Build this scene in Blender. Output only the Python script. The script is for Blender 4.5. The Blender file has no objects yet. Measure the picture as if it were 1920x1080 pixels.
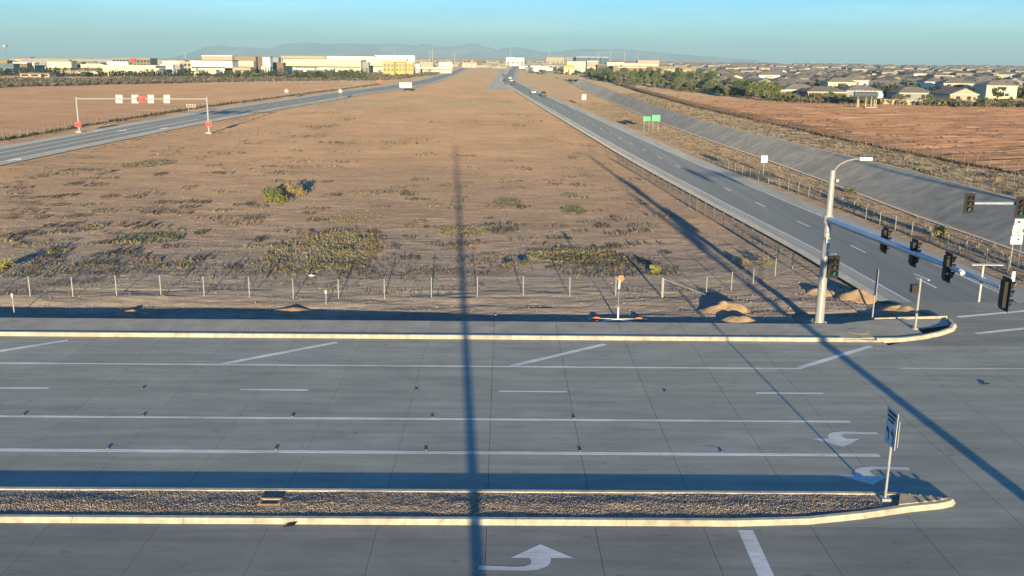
import bpy, math, random
import numpy as np
from mathutils import Vector, Matrix
rad = math.radians
random.seed(7)
rng = np.random.default_rng(11)
S = bpy.context.scene
COL = S.collection

# ------------------------------------------------------------------ camera
F, H = 1780.0, 15.4                     # focal length in photo pixels, camera height in metres
P, PSI, RHO = math.atan(435 / F), rad(.63), .0105
f0 = np.array([math.sin(PSI), math.cos(PSI), 0]); r0 = np.array([math.cos(PSI), -math.sin(PSI), 0]); zz = np.array([0, 0, 1.])
FW = f0 * math.cos(P) - zz * math.sin(P); U0 = f0 * math.sin(P) + zz * math.cos(P)
RT = r0 * math.cos(RHO) + U0 * math.sin(RHO); UP = U0 * math.cos(RHO) - r0 * math.sin(RHO)
CP = np.array([0, 0, H])
cam = bpy.data.cameras.new('camera'); cam.sensor_width = 36; cam.lens = F / 1920 * 36
cam.clip_start = .1; cam.clip_end = 60000
camo = bpy.data.objects.new('camera', cam); COL.objects.link(camo)
M = Matrix(((RT[0], UP[0], -FW[0], 0), (RT[1], UP[1], -FW[1], 0), (RT[2], UP[2], -FW[2], H), (0, 0, 0, 1)))
camo.matrix_world = M
S.camera = camo

# ------------------------------------------------------------------ sky, sun, exposure
SUN_EL, SUN_AZ = rad(5.4), rad(3.1)     # low morning sun behind the camera
W = bpy.data.worlds.new('World'); S.world = W; W.use_nodes = True
wn = W.node_tree; bg = wn.nodes['Background']
sky = wn.nodes.new('ShaderNodeTexSky'); sky.sky_type = 'NISHITA'; sky.sun_disc = False
sky.sun_elevation = SUN_EL; sky.sun_rotation = math.pi - SUN_AZ
sky.altitude = 400; sky.air_density = .93; sky.dust_density = 0; sky.ozone_density = 5.15
# thin wisps of high cloud
tcw = wn.nodes.new('ShaderNodeTexCoord'); mpw = wn.nodes.new('ShaderNodeMapping'); mpw.inputs['Scale'].default_value = (2.2, 2.2, 30)
nzw = wn.nodes.new('ShaderNodeTexNoise'); nzw.inputs['Scale'].default_value = 1.6; nzw.inputs['Detail'].default_value = 6; nzw.inputs['Roughness'].default_value = .6
rpw = wn.nodes.new('ShaderNodeValToRGB'); rpw.color_ramp.elements[0].position = .42; rpw.color_ramp.elements[1].position = .8
rpw.color_ramp.elements[0].color = (1, 1, 1, 1); rpw.color_ramp.elements[1].color = (1.5, 1.22, 1.12, 1)
mxw = wn.nodes.new('ShaderNodeMixRGB'); mxw.blend_type = 'MULTIPLY'; mxw.inputs['Fac'].default_value = 1
wn.links.new(tcw.outputs['Generated'], mpw.inputs['Vector']); wn.links.new(mpw.outputs['Vector'], nzw.inputs['Vector']); wn.links.new(nzw.outputs['Fac'], rpw.inputs['Fac'])
wn.links.new(sky.outputs['Color'], mxw.inputs['Color1']); wn.links.new(rpw.outputs['Color'], mxw.inputs['Color2'])
wn.links.new(mxw.outputs['Color'], bg.inputs['Color']); bg.inputs['Strength'].default_value = .15
sl = bpy.data.lights.new('sun', 'SUN'); sl.energy = 4.3; sl.angle = rad(.53); sl.color = (1, .79, .45)
so = bpy.data.objects.new('sun', sl); COL.objects.link(so)
sdir = Vector((-math.sin(SUN_AZ) * math.cos(SUN_EL), math.cos(SUN_AZ) * math.cos(SUN_EL), -math.sin(SUN_EL)))
so.rotation_euler = sdir.to_track_quat('-Z', 'Y').to_euler()
S.view_settings.view_transform = 'Standard'; S.view_settings.look = 'None'
S.view_settings.gamma = 1; S.view_settings.use_curve_mapping = False
S.view_settings.exposure = 1.2

# ------------------------------------------------------------------ helpers
def ground(x, y, z=0):                  # where the sight line through a photo point meets height z
    d = FW * F + RT * (x - 960) - UP * (y - 540); t = (z - H) / d[2]; q = CP + d * t
    return float(q[0]), float(q[1])
def at(x, y, Y):                        # the same at distance Y along the road axis
    d = FW * F + RT * (x - 960) - UP * (y - 540); q = CP + d * (Y / d[1])
    return float(q[0]), float(q[1]), float(q[2])

def tag(o, label=None, cat=None, group=None, kind=None):
    if label: o['label'] = label
    if cat: o['category'] = cat
    if group: o['group'] = group
    if kind: o['kind'] = kind
    return o
def empty(name, loc=(0, 0, 0), rz=0, label=None, cat=None, group=None):
    o = bpy.data.objects.new(name, None); COL.objects.link(o); o.location = loc; o.rotation_euler = (0, 0, rz)
    o.empty_display_size = .2
    return tag(o, label, cat, group)
def link(name, me, parent=None, loc=(0, 0, 0), rz=0):
    o = bpy.data.objects.new(name, me); COL.objects.link(o); o.parent = parent; o.location = loc; o.rotation_euler = (0, 0, rz)
    return o

class MB:
    def __init__(s): s.v = []; s.f = []
    def add(s, v, f):
        n = len(s.v); s.v += [tuple(p) for p in v]; s.f += [tuple(i + n for i in q) for q in f]; return s
    def box(s, x0, x1, y0, y1, z0, z1):
        return s.add([(x0, y0, z0), (x1, y0, z0), (x1, y1, z0), (x0, y1, z0), (x0, y0, z1), (x1, y0, z1), (x1, y1, z1), (x0, y1, z1)],
                     [(0, 3, 2, 1), (4, 5, 6, 7), (0, 1, 5, 4), (1, 2, 6, 5), (2, 3, 7, 6), (3, 0, 4, 7)])
    def tube(s, p0, p1, r0, r1=None, n=10, caps=True):
        r1 = r0 if r1 is None else r1
        a, b = Vector(p0), Vector(p1); d = (b - a).normalized()
        u = d.orthogonal().normalized(); w = d.cross(u)
        v = []
        for c, r in ((a, r0), (b, r1)):
            for i in range(n):
                t = 2 * math.pi * i / n; v.append(c + u * (r * math.cos(t)) + w * (r * math.sin(t)))
        f = [(i, (i + 1) % n, n + (i + 1) % n, n + i) for i in range(n)]
        if caps: f += [tuple(range(n - 1, -1, -1)), tuple(range(n, 2 * n))]
        return s.add(v, f)
    def path(s, pts, rs, n=8):
        for i in range(len(pts) - 1): s.tube(pts[i], pts[i + 1], rs[i], rs[i + 1], n)
        return s
    def prism(s, poly, z0, z1):         # poly counter-clockwise in xy
        n = len(poly)
        v = [(x, y, z0) for x, y in poly] + [(x, y, z1) for x, y in poly]
        f = [tuple(range(n - 1, -1, -1)), tuple(range(n, 2 * n))] + [(i, (i + 1) % n, n + (i + 1) % n, n + i) for i in range(n)]
        return s.add(v, f)
    def prismx(s, poly, x0, x1):        # poly in yz
        n = len(poly)
        v = [(x0, y, z) for y, z in poly] + [(x1, y, z) for y, z in poly]
        f = [tuple(range(n - 1, -1, -1)), tuple(range(n, 2 * n))] + [(i, (i + 1) % n, n + (i + 1) % n, n + i) for i in range(n)]
        return s.add(v, f)
    def prismy(s, poly, y0, y1):        # poly in xz
        n = len(poly)
        v = [(x, y0, z) for x, z in poly] + [(x, y1, z) for x, z in poly]
        f = [tuple(range(n)), tuple(range(2 * n - 1, n - 1, -1))] + [(n + i, n + (i + 1) % n, (i + 1) % n, i) for i in range(n)]
        return s.add(v, f)
    def ribbon(s, a, b, z):             # flat strip between two polylines
        n = len(a)
        return s.add([(x, y, z) for x, y in a] + [(x, y, z) for x, y in b], [(i, n + i, n + i + 1, i + 1) for i in range(n - 1)])
    def mesh(s, name, mat):
        me = bpy.data.meshes.new(name); me.from_pydata(s.v, [], s.f); me.update()
        if mat: me.materials.append(mat)
        return me
    def build(s, name, mat, parent=None, loc=(0, 0, 0), rz=0, smooth=False):
        me = s.mesh(name, mat)
        if smooth: me.shade_smooth()
        return link(name, me, parent, loc, rz)

def npmesh(name, V, Fq, mat, cols=None):
    """fast mesh from numpy arrays; Fq (n,k); cols per-vertex rgb"""
    me = bpy.data.meshes.new(name); n, k = Fq.shape
    me.vertices.add(len(V)); me.vertices.foreach_set('co', np.ascontiguousarray(V, np.float32).ravel())
    me.loops.add(n * k); me.loops.foreach_set('vertex_index', np.ascontiguousarray(Fq, np.int32).ravel())
    me.polygons.add(n); me.polygons.foreach_set('loop_start', np.arange(0, n * k, k, dtype=np.int32))
    me.polygons.foreach_set('loop_total', np.full(n, k, np.int32))
    if cols is not None:
        a = me.color_attributes.new('tint', 'FLOAT_COLOR', 'POINT')
        c = np.ones((len(V), 4), np.float32); c[:, :3] = cols; a.data.foreach_set('color', c.ravel())
    me.update(calc_edges=True); me.validate()
    if mat: me.materials.append(mat)
    return me

# ------------------------------------------------------------------ noise for terrain
def vnoise(x, y, seed=0):
    xi = np.floor(x).astype(np.int64); yi = np.floor(y).astype(np.int64); fx = x - xi; fy = y - yi
    fx = fx * fx * (3 - 2 * fx); fy = fy * fy * (3 - 2 * fy)
    def h(a, b):
        k = (a * 374761393 + b * 668265263 + seed * 974634777) & 0xffffffff
        k = ((k ^ (k >> 13)) * 1274126177) & 0xffffffff
        return ((k ^ (k >> 16)) & 0xffff) / 65535.0
    return (h(xi, yi) * (1 - fx) + h(xi + 1, yi) * fx) * (1 - fy) + (h(xi, yi + 1) * (1 - fx) + h(xi + 1, yi + 1) * fx) * fy - .5
def fbm(x, y, o=3, seed=0):
    r = 0; a = 1.
    for i in range(o): r = r + a * vnoise(x, y, seed + i); x = x * 2.03 + 3.1; y = y * 2.03 + 7.7; a *= .5
    return r
def lerp(pts, y):
    p = np.array(pts); return np.interp(y, p[:, 1], p[:, 0])
def sstep(a, b, x):
    t = np.clip((x - a) / (b - a), 0, 1); return t * t * (3 - 2 * t)

# ------------------------------------------------------------------ materials
MATS = {}
def mat(name, col, rough=.8, metal=0, var=.12, scale=2., bump=0, bscale=20., rnd=0, col2=None, stretch=(1, 1, 1), emit=None, spec=.3, tint=False, bdist=.05, obj=True, dr=.4, stain=0):
    if name in MATS: return MATS[name]
    m = bpy.data.materials.new(name); m.use_nodes = True; nt = m.node_tree; N = nt.nodes; L = nt.links
    b = N['Principled BSDF']; b.inputs['Roughness'].default_value = rough; b.inputs['Metallic'].default_value = metal
    b.inputs['Specular IOR Level'].default_value = spec; b.inputs['Diffuse Roughness'].default_value = dr
    tc = N.new('ShaderNodeTexCoord'); mp = N.new('ShaderNodeMapping'); mp.inputs['Scale'].default_value = stretch
    L.new(tc.outputs['Object'], mp.inputs['Vector'])
    if not obj:
        ge = N.new('ShaderNodeNewGeometry'); L.new(ge.outputs['Position'], mp.inputs['Vector'])
    nz = N.new('ShaderNodeTexNoise'); nz.inputs['Scale'].default_value = scale; nz.inputs['Detail'].default_value = 5; nz.inputs['Roughness'].default_value = .65
    L.new(mp.outputs['Vector'], nz.inputs['Vector'])
    rp = N.new('ShaderNodeValToRGB'); c = np.array(col)
    lo = np.clip(c * (1 - var * 1.6), 0, 1); hi = np.clip(np.array(col2) if col2 is not None else c * (1 + var * 1.6), 0, 1)
    rp.color_ramp.elements[0].position = .3; rp.color_ramp.elements[1].position = .7
    rp.color_ramp.elements[0].color = (*lo, 1); rp.color_ramp.elements[1].color = (*hi, 1)
    L.new(nz.outputs['Fac'], rp.inputs['Fac']); out = rp.outputs['Color']
    if rnd:
        oi = N.new('ShaderNodeObjectInfo'); mr = N.new('ShaderNodeMapRange'); mr.inputs['To Min'].default_value = 1 - rnd; mr.inputs['To Max'].default_value = 1 + rnd
        L.new(oi.outputs['Random'], mr.inputs['Value']); mx = N.new('ShaderNodeMixRGB'); mx.blend_type = 'MULTIPLY'; mx.inputs['Fac'].default_value = 1
        L.new(out, mx.inputs['Color1']); L.new(mr.outputs['Result'], mx.inputs['Color2']); out = mx.outputs['Color']
    if tint:
        at_ = N.new('ShaderNodeVertexColor'); at_.layer_name = 'tint'
        mx = N.new('ShaderNodeMixRGB'); mx.blend_type = 'MULTIPLY'; mx.inputs['Fac'].default_value = 1
        L.new(out, mx.inputs['Color1']); L.new(at_.outputs['Color'], mx.inputs['Color2']); out = mx.outputs['Color']
    if stain:
        s1 = N.new('ShaderNodeTexNoise'); s1.inputs['Scale'].default_value = .55; s1.inputs['Detail'].default_value = 4; s1.inputs['Roughness'].default_value = .7
        mp2 = N.new('ShaderNodeMapping'); mp2.inputs['Scale'].default_value = (.5, 1, 1)
        L.new(mp.inputs['Vector'].links[0].from_socket, mp2.inputs['Vector']); L.new(mp2.outputs['Vector'], s1.inputs['Vector'])
        r2 = N.new('ShaderNodeValToRGB'); r2.color_ramp.elements[0].position = .35; r2.color_ramp.elements[1].position = .66
        r2.color_ramp.elements[0].color = (1 - stain, 1 - stain, 1 - stain, 1); r2.color_ramp.elements[1].color = (1.04, 1.04, 1.03, 1)
        s2 = N.new('ShaderNodeTexNoise'); s2.inputs['Scale'].default_value = 2.4; s2.inputs['Detail'].default_value = 2; L.new(mp2.outputs['Vector'], s2.inputs['Vector'])
        r3 = N.new('ShaderNodeValToRGB'); r3.color_ramp.elements[0].position = .27; r3.color_ramp.elements[1].position = .33; r3.color_ramp.elements[0].color = (.78, .78, .78, 1); r3.color_ramp.elements[1].color = (1, 1, 1, 1)
        L.new(s1.outputs['Fac'], r2.inputs['Fac']); L.new(s2.outputs['Fac'], r3.inputs['Fac'])
        for q in (r2, r3):
            mx = N.new('ShaderNodeMixRGB'); mx.blend_type = 'MULTIPLY'; mx.inputs['Fac'].default_value = 1
            L.new(out, mx.inputs['Color1']); L.new(q.outputs['Color'], mx.inputs['Color2']); out = mx.outputs['Color']
    L.new(out, b.inputs['Base Color'])
    if bump:
        n2 = N.new('ShaderNodeTexNoise'); n2.inputs['Scale'].default_value = bscale; n2.inputs['Detail'].default_value = 6
        L.new(mp.outputs['Vector'], n2.inputs['Vector'])
        bp = N.new('ShaderNodeBump'); bp.inputs['Strength'].default_value = bump; bp.inputs['Distance'].default_value = bdist
        L.new(n2.outputs['Fac'], bp.inputs['Height']); L.new(bp.outputs['Normal'], b.inputs['Normal'])
    if emit:
        b.inputs['Emission Color'].default_value = (*emit[:3], 1); b.inputs['Emission Strength'].default_value = emit[3]
    MATS[name] = m; return m

m_slab = mat('road_concrete', (.318, .325, .272), .85, var=.10, scale=1.1, stretch=(.12, 1.6, 1), rnd=.025, stain=.16, bump=.25, bscale=30, obj=False, bdist=.01)
m_slab2 = mat('dark_road_concrete', (.262, .262, .222), .85, var=.12, scale=.9, stretch=(.1, 1.2, 1), rnd=.03, stain=.18, bump=.25, bscale=30, obj=False, bdist=.01)
m_base = mat('subbase', (.09, .09, .09), 1)
m_side = mat('sidewalk_concrete', (.36, .335, .275), .9, var=.1, scale=.8, rnd=.04, obj=False, stain=.12)
m_kerb = mat('kerb_concrete', (.47, .44, .35), .85, var=.16, scale=2.5, rnd=.05, obj=False, stain=.15)
m_nose = mat('tan_concrete', (.50, .41, .25), .9, var=.12, scale=2, obj=False)
m_paint = mat('road_paint', (.66, .68, .66), .7, var=.1, scale=3, col2=(.8, .81, .78), stretch=(.4, 3, 1), obj=False, stain=.3)
m_asph = mat('asphalt', (.182, .192, .175), .8, var=.13, scale=.5, stretch=(2.2, .03, 1), obj=False)
m_should = mat('shoulder_pavement', (.30, .302, .27), .9, var=.14, scale=.5, stretch=(1.2, .1, 1), obj=False)
m_chan = mat('channel_concrete', (.35, .325, .265), .9, var=.12, scale=.5, rnd=.11, dr=.6, stain=.2, obj=False)
m_chan2 = mat('dusty_channel_bed', (.27, .225, .185), .95, var=.18, scale=.4, stretch=(1, .1, 1), obj=False)
m_galv = mat('galvanised_steel', (.34, .35, .35), .5, metal=.25, var=.1, scale=6)
m_galvd = mat('wire_steel', (.30, .29, .27), .6, metal=.3, var=.1, scale=6)
m_black = mat('black_housing', (.018, .018, .02), .55, var=.1)
m_blackp = mat('black_legend', (.02, .02, .02), .7)
m_white = mat('white_sign', (.78, .78, .74), .5, var=.05)
m_alu = mat('bare_aluminium_sheet', (.55, .55, .51), .5, metal=.2, var=.08, scale=3)
m_red = mat('red_sign', (.62, .03, .035), .5, var=.06)
m_green = mat('green_sign', (.02, .33, .16), .45, var=.06)
m_orange = mat('orange_plastic', (.75, .22, .10), .7, var=.12, scale=8)
m_greenlit = mat('green_lamp_lit', (.01, .06, .05), .4, emit=(.02, .30, .22, .2))
m_off_r = mat('red_lens_off', (.045, .03, .03), .25)
m_off_a = mat('amber_lens_off', (.06, .05, .04), .25)
m_off_g = mat('green_lens_off', (.03, .05, .045), .25)
m_cabin = mat('window_glass', (.03, .04, .05), .12, spec=.6, var=.05)
m_tyre = mat('rubber', (.02, .02, .02), .85)
m_rim = mat('rim_metal', (.4, .4, .4), .4, metal=.6)
m_gravel = mat('gravel_stone', (.38, .325, .26), .95, var=.3, scale=5, tint=True, obj=False)
m_gbase = mat('gravel_fines', (.27, .235, .205), 1, var=.25, scale=6, bump=.6, bscale=25, obj=False)
m_leaf = mat('leaf', (.9, .9, .9), .8, var=.2, scale=.7, tint=True, obj=False, spec=.15)
m_bark = mat('bark', (.13, .10, .075), .95, var=.25, scale=4)
m_pile = mat('loose_dirt', (.36, .25, .155), 1, var=.2, scale=1.5, bump=.8, bscale=9, obj=False)
m_mtn = mat('mountain_rock', (.34, .30, .28), 1, var=.2, scale=.002, obj=False)

def ground_material():
    m = bpy.data.materials.new('desert_soil'); m.use_nodes = True; nt = m.node_tree; N = nt.nodes; L = nt.links
    b = N['Principled BSDF']; b.inputs['Roughness'].default_value = 1; b.inputs['Specular IOR Level'].default_value = .05; b.inputs['Diffuse Roughness'].default_value = .95
    ge = N.new('ShaderNodeNewGeometry')
    def noise(sc, stretch, det=4, ro=.6):
        mp = N.new('ShaderNodeMapping'); mp.inputs['Scale'].default_value = stretch; L.new(ge.outputs['Position'], mp.inputs['Vector'])
        n = N.new('ShaderNodeTexNoise'); n.inputs['Scale'].default_value = sc; n.inputs['Detail'].default_value = det; n.inputs['Roughness'].default_value = ro
        L.new(mp.outputs['Vector'], n.inputs['Vector']); return n.outputs['Fac']
    def ramp(fac, p0, p1, c0, c1):
        r = N.new('ShaderNodeValToRGB'); r.color_ramp.elements[0].position = p0; r.color_ramp.elements[1].position = p1
        r.color_ramp.elements[0].color = (*c0, 1); r.color_ramp.elements[1].color = (*c1, 1); L.new(fac, r.inputs['Fac']); return r.outputs['Color']
    def mix(f, a, c, mode='MIX'):
        x = N.new('ShaderNodeMixRGB'); x.blend_type = mode
        if isinstance(f, float): x.inputs['Fac'].default_value = f
        else: L.new(f, x.inputs['Fac'])
        L.new(a, x.inputs['Color1']); L.new(c, x.inputs['Color2']); return x.outputs['Color']
    vc = N.new('ShaderNodeVertexColor'); vc.layer_name = 'tint'
    sp = N.new('ShaderNodeSeparateColor'); L.new(vc.outputs['Color'], sp.inputs['Color'])
    big = noise(.045, (1, .55, 1), 5, .62); mid = noise(.35, (.35, 1, 1), 4, .65); fine = noise(2.6, (.5, 1, 1), 3, .7)
    brown = ramp(big, .32, .68, (.25, .178, .122), (.35, .242, .156))
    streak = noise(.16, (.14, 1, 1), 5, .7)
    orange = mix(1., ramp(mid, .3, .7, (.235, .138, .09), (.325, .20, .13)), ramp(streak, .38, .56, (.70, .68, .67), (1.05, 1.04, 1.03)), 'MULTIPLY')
    grey = ramp(mid, .3, .7, (.235, .198, .164), (.315, .262, .212))
    straw = ramp(mid, .3, .7, (.20, .172, .12), (.31, .255, .175))
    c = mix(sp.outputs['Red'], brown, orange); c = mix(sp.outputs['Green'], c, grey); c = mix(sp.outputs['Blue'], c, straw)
    f = ramp(fine, .25, .75, (.70, .70, .70), (1.22, 1.22, 1.22)); c = mix(1., c, f, 'MULTIPLY')
    f2 = ramp(mid, .25, .75, (.84, .84, .84), (1.14, 1.14, 1.14)); c = mix(1., c, f2, 'MULTIPLY')
    L.new(c, b.inputs['Base Color'])
    h = N.new('ShaderNodeMath'); h.operation = 'MULTIPLY_ADD'; L.new(noise(.9, (.4, 1, 1), 5, .7), h.inputs[0]); h.inputs[1].default_value = 1.6
    L.new(noise(6, (.6, 1, 1), 3, .7), h.inputs[2])
    bp = N.new('ShaderNodeBump'); bp.inputs['Strength'].default_value = .38; bp.inputs['Distance'].default_value = .14
    L.new(h.outputs[0], bp.inputs['Height']); L.new(bp.outputs['Normal'], b.inputs['Normal'])
    return m
m_soil = ground_material()

# ================================================================== SETTING
# road and channel lines as (x, y) of the place
CL = [(30.4, 60), (29.8, 78), (28.1, 101), (25.8, 135), (24.3, 160), (22.0, 207), (14, 370), (8, 500), (3.6, 600), (3.3, 690), (6, 850), (11.3, 1155), (18, 1450), (26, 1900), (60, 3500)]
LN = [(-69.5, 60), (-69.5, 132), (-68.1, 190), (-67, 219), (-64.6, 264), (-60, 317), (-53.9, 402), (-44, 474), (-38.5, 562), (-38, 740), (-41, 1000), (-50, 1630), (-60, 2600)]
LF = [(-84, 60), (-83.4, 179), (-83, 233), (-82.2, 274), (-78.3, 320), (-72.9, 385), (-63.7, 475), (-55, 591), (-51.6, 842), (-54.5, 1204), (-61.3, 1618), (-71, 2600)]
CN = [(43.4, 40), (43.2, 78), (42.3, 95), (42.2, 120), (41.5, 149), (40, 185), (38.5, 234), (38.5, 337), (39.5, 491), (41.8, 690)]
CF = [(59, 40), (58.7, 114), (58.2, 137), (56.3, 160), (54.4, 182), (51.8, 213), (49.8, 252), (49.2, 348), (50.6, 494), (53.2, 690)]
FC = [(76, 60), (73, 130), (70.3, 147), (69, 165), (66.8, 190), (66.3, 215), (64.4, 254), (62, 313), (62.9, 446), (67, 620), (74, 860)]
CD = 3.0

def terrain(x, y):
    """height of the soil sheet and its colour weights"""
    z = .10 * fbm(x * .12, y * .12, 3, 3) + .035 * fbm(x * .6, y * .8, 3, 9)
    near = 1 - sstep(80, 130, y)
    z += near * .04 * fbm(x * 1.4, y * 2.2, 3, 21)
    cl, ln, lf, cn, cf, fc = lerp(CL, y), lerp(LN, y), lerp(LF, y), lerp(CN, y), lerp(CF, y), lerp(FC, y)
    # graded red field on the right: long furrows
    rf = sstep(0, 6, x - fc) * (1 - sstep(320, 420, y)) * (y > 60)
    z += rf * (.36 * fbm(x * .03 + y * .012, y * .16 - x * .05, 3, 31) + .40 * fbm(x * .09, y * .55 - x * .16, 3, 35))
    lfld = sstep(0, 12, lf - x) * (1 - sstep(420, 560, y))
    z += lfld * .22 * fbm(x * .02, y * .12, 3, 41)
    # weedy hummocks between channel and fence
    st = sstep(0, 2, x - cf) * sstep(0, 2, fc - x)
    z += st * .25 * fbm(x * .35, y * .25, 3, 51)
    # shallow ditch behind the sidewalk
    dep = .34 - .20 * sstep(-14, -2, x) - .05 * sstep(6, 12, x)
    prof = np.interp(y, [54.0, 54.25, 55.0, 56.3, 58.2, 60.0], [.55, 1.1, 1.0, .9, .55, .1])
    z = z - dep * prof * (y > 53.9) * (y < 66) * (x < 24)
    z += (y > 54) * (y < 62) * (x < 26) * .10 * fbm(x * .22, y * .8, 3, 61)
    z = np.where((y > 54) & (y < 66), np.minimum(z, .07), z)
    # pavements sit in the sheet
    def corridor(z, d):                                     # d < 0 inside
        return np.where(d < .6, -.10 - .05 * (d < 0), np.where(d < 3, np.minimum(z, .0) * 1 + 0 * z, z))
    k = corridor(z, np.maximum(cl - 6.6 - x, x - cl - 7.4)); z = np.where(y > 50, k, z)
    z = np.where(y > 50, corridor(z, np.maximum(lf - x, x - ln)), z)
    gore = (y > 455) & (y < 1120) & (x < cl) & (x > np.interp(y, [455, 480, 720, 1120], [-8.5, -8.6, -6, -2]) - .6)
    z = np.where(gore, -.15, z)
    cut = (x > cn) & (x < cf) & (y > 30) & (y < 708)
    z = np.where(cut, -CD - .7, z)
    ben = ((x > cn - 1.6) & (x <= cn) | (x >= cf) & (x < cf + 1.6)) & (y > 30) & (y < 692)
    z = np.where(ben, np.minimum(z, -.02), z)
    z = np.where((y < 54.0) | ((x > 18) & (y < 57.5)), -.35, z)
    far = np.hypot(x, y); az = np.degrees(np.arctan2(x, np.maximum(y, 1)))
    d0 = np.interp(az, [-32, -18, -4, 6, 14, 30], [1750, 2500, 6000, 6000, 3200, 2050])
    z -= .022 * np.maximum(0, far - d0)
    # colours
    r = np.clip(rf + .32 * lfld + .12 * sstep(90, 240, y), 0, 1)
    g = (1 - sstep(62, 95, y)) * .75 * (x < 24) + .25 * (1 - sstep(90, 150, y))
    b = .75 * st + .35 * ((x > cl) & (x < cn)) + .8 * np.exp(-((y - 312) / 26) ** 2) * ((x > ln) & (x < cl - 8)) * .8
    b = np.clip(b + .4 * (y > 560), 0, 1)
    return z, np.stack([r, np.clip(g, 0, 1), b], -1)

ys = np.concatenate([[-400, -60, 0, 30, 52, 53.9], np.arange(54.02, 64, .13), np.arange(64, 110, .24), np.arange(110, 200, .42),
                     np.geomspace(200, 480, 260), np.geomspace(482, 1500, 150), np.geomspace(1520, 16500, 40)])
tcol = np.linspace(-1, 1, 621)
Wd = 30 + .78 * np.maximum(ys, 20)
GX = tcol[None, :] * Wd[:, None]; GY = np.repeat(ys[:, None], len(tcol), 1)
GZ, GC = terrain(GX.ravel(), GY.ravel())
nr, nc = len(ys), len(tcol)
idx = np.arange(nr * nc).reshape(nr, nc)
Fq = np.stack([idx[:-1, :-1], idx[:-1, 1:], idx[1:, 1:], idx[1:, :-1]], -1).reshape(-1, 4)
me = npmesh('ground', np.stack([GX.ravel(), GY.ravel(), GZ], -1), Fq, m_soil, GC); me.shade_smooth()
tag(link('ground', me), kind='structure')
def gz(x, y): return float(terrain(np.array([float(x)]), np.array([float(y)]))[0][0])

# ---- cross street: concrete slabs, paint
road = MB().box(-90, 95, -30, 50.3, -.34, -.16).build('road', m_base); tag(road, kind='structure')
JX = -.45; PIT = 3.66
def slab_row(y0, y1, k0, k1, m, name='road_slab'):
    g = .008
    me = MB().box(g, PIT - g, y0 + g, y1 - g, -.2, 0).mesh(name, m)
    for k in range(k0, k1): link(name, me, road, (JX + k * PIT, 0, 0))
for y0, y1, m in ((14.6, 18.2, m_slab2), (18.2, 21.9, m_slab2), (21.9, 25.55, m_slab2), (25.55, 29.24, m_slab2)): slab_row(y0, y1, -8 if y0 > 20 else -5, 12, m)
for y0, y1 in ((31.74, 35.2), (35.2, 38.8), (38.8, 42.45), (42.45, 46.1), (46.1, 50.28)): slab_row(y0, y1, -12, 17, m_slab)
slab_row(29.24, 31.74, 2, 14, m_slab)
gut = MB().box(.01, PIT - .01, 50.3, 50.84, -.2, -.004).mesh('gutter', m_side)
for k in range(-12, 6): link('gutter', gut, road, (JX + k * PIT, 0, 0))
# the rest of the crossing, beyond the corner
apron = MB().prism([(21.5, 50.3), (95, 50.3), (95, 59), (36, 59), (35.6, 62), (24.6, 62), (27.35, 56.3), (27.3, 54.6), (26.4, 53.2), (24.9, 52.15), (23, 51.2)], -.2, -.002).build('junction_apron', m_slab2, road)

def paint(name, poly, z=.004, parent=road): return MB().prism(poly, z - .003, z).build(name, m_paint, parent)
def strip(name, a, b, w, parent=road, z=.004):
    dx, dy = b[0] - a[0], b[1] - a[1]; l = math.hypot(dx, dy); nx, ny = -dy / l * w / 2, dx / l * w / 2
    return paint(name, [(a[0] - nx, a[1] - ny), (b[0] - nx, b[1] - ny), (b[0] + nx, b[1] + ny), (a[0] + nx, a[1] + ny)], z, parent)
strip('lane_line', (-45, 35.28), (15.2, 35.28), .27); strip('lane_line', (-45, 38.88), (15.3, 38.88), .2)
strip('lane_line', (-45, 46.14), (15.4, 46.14), .17)
for k in range(-4, 2): strip('lane_dash', (-.1 + 12.19 * k, 42.46), (3.1 + 12.19 * k, 42.46), .17)
for k in range(-3, 2): strip('hatch_line', (.55 + 14.75 * k, 46.25), (5.7 + 14.75 * k, 50.15), .32)
strip('stop_bar', (8.25, 29.0), (8.05, 22.2), .5)
strip('crossing_line', (28.2, 56.4), (34.2, 58.3), .3); strip('crossing_line', (27.6, 52.8), (36, 55.6), .3)
strip('guide_line', (20.5, 46.3), (40, 46.6), .06)
def turn_arrow(cx, cy, flip):
    o = [(1.75, .62), (.35, .68), (-.05, .60), (-.36, .42), (-.50, .15), (-.52, -.10), (-1.25, -.10), (-.22, -.98), (.78, -.10), (.16, -.10), (.10, .12), (.14, .28), (.32, .40), (.60, .43), (1.75, .36)]
    if flip: o = [(-a, -b) for a, b in o]
    z = .0045; n = len(o)
    tri = [(0, 1, 13), (0, 13, 14), (1, 2, 12), (1, 12, 13), (2, 3, 11), (2, 11, 12), (3, 4, 10), (3, 10, 11), (4, 5, 9), (4, 9, 10), (6, 7, 8)]
    v = [(cx + a, cy + b, z) for a, b in o]; MB().add(v, [t for t in tri]).build('turn_arrow', m_paint, road)
turn_arrow(14.25, 37.05, False); turn_arrow(14.1, 33.5, False); turn_arrow(1.1, 27.0, True)

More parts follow.
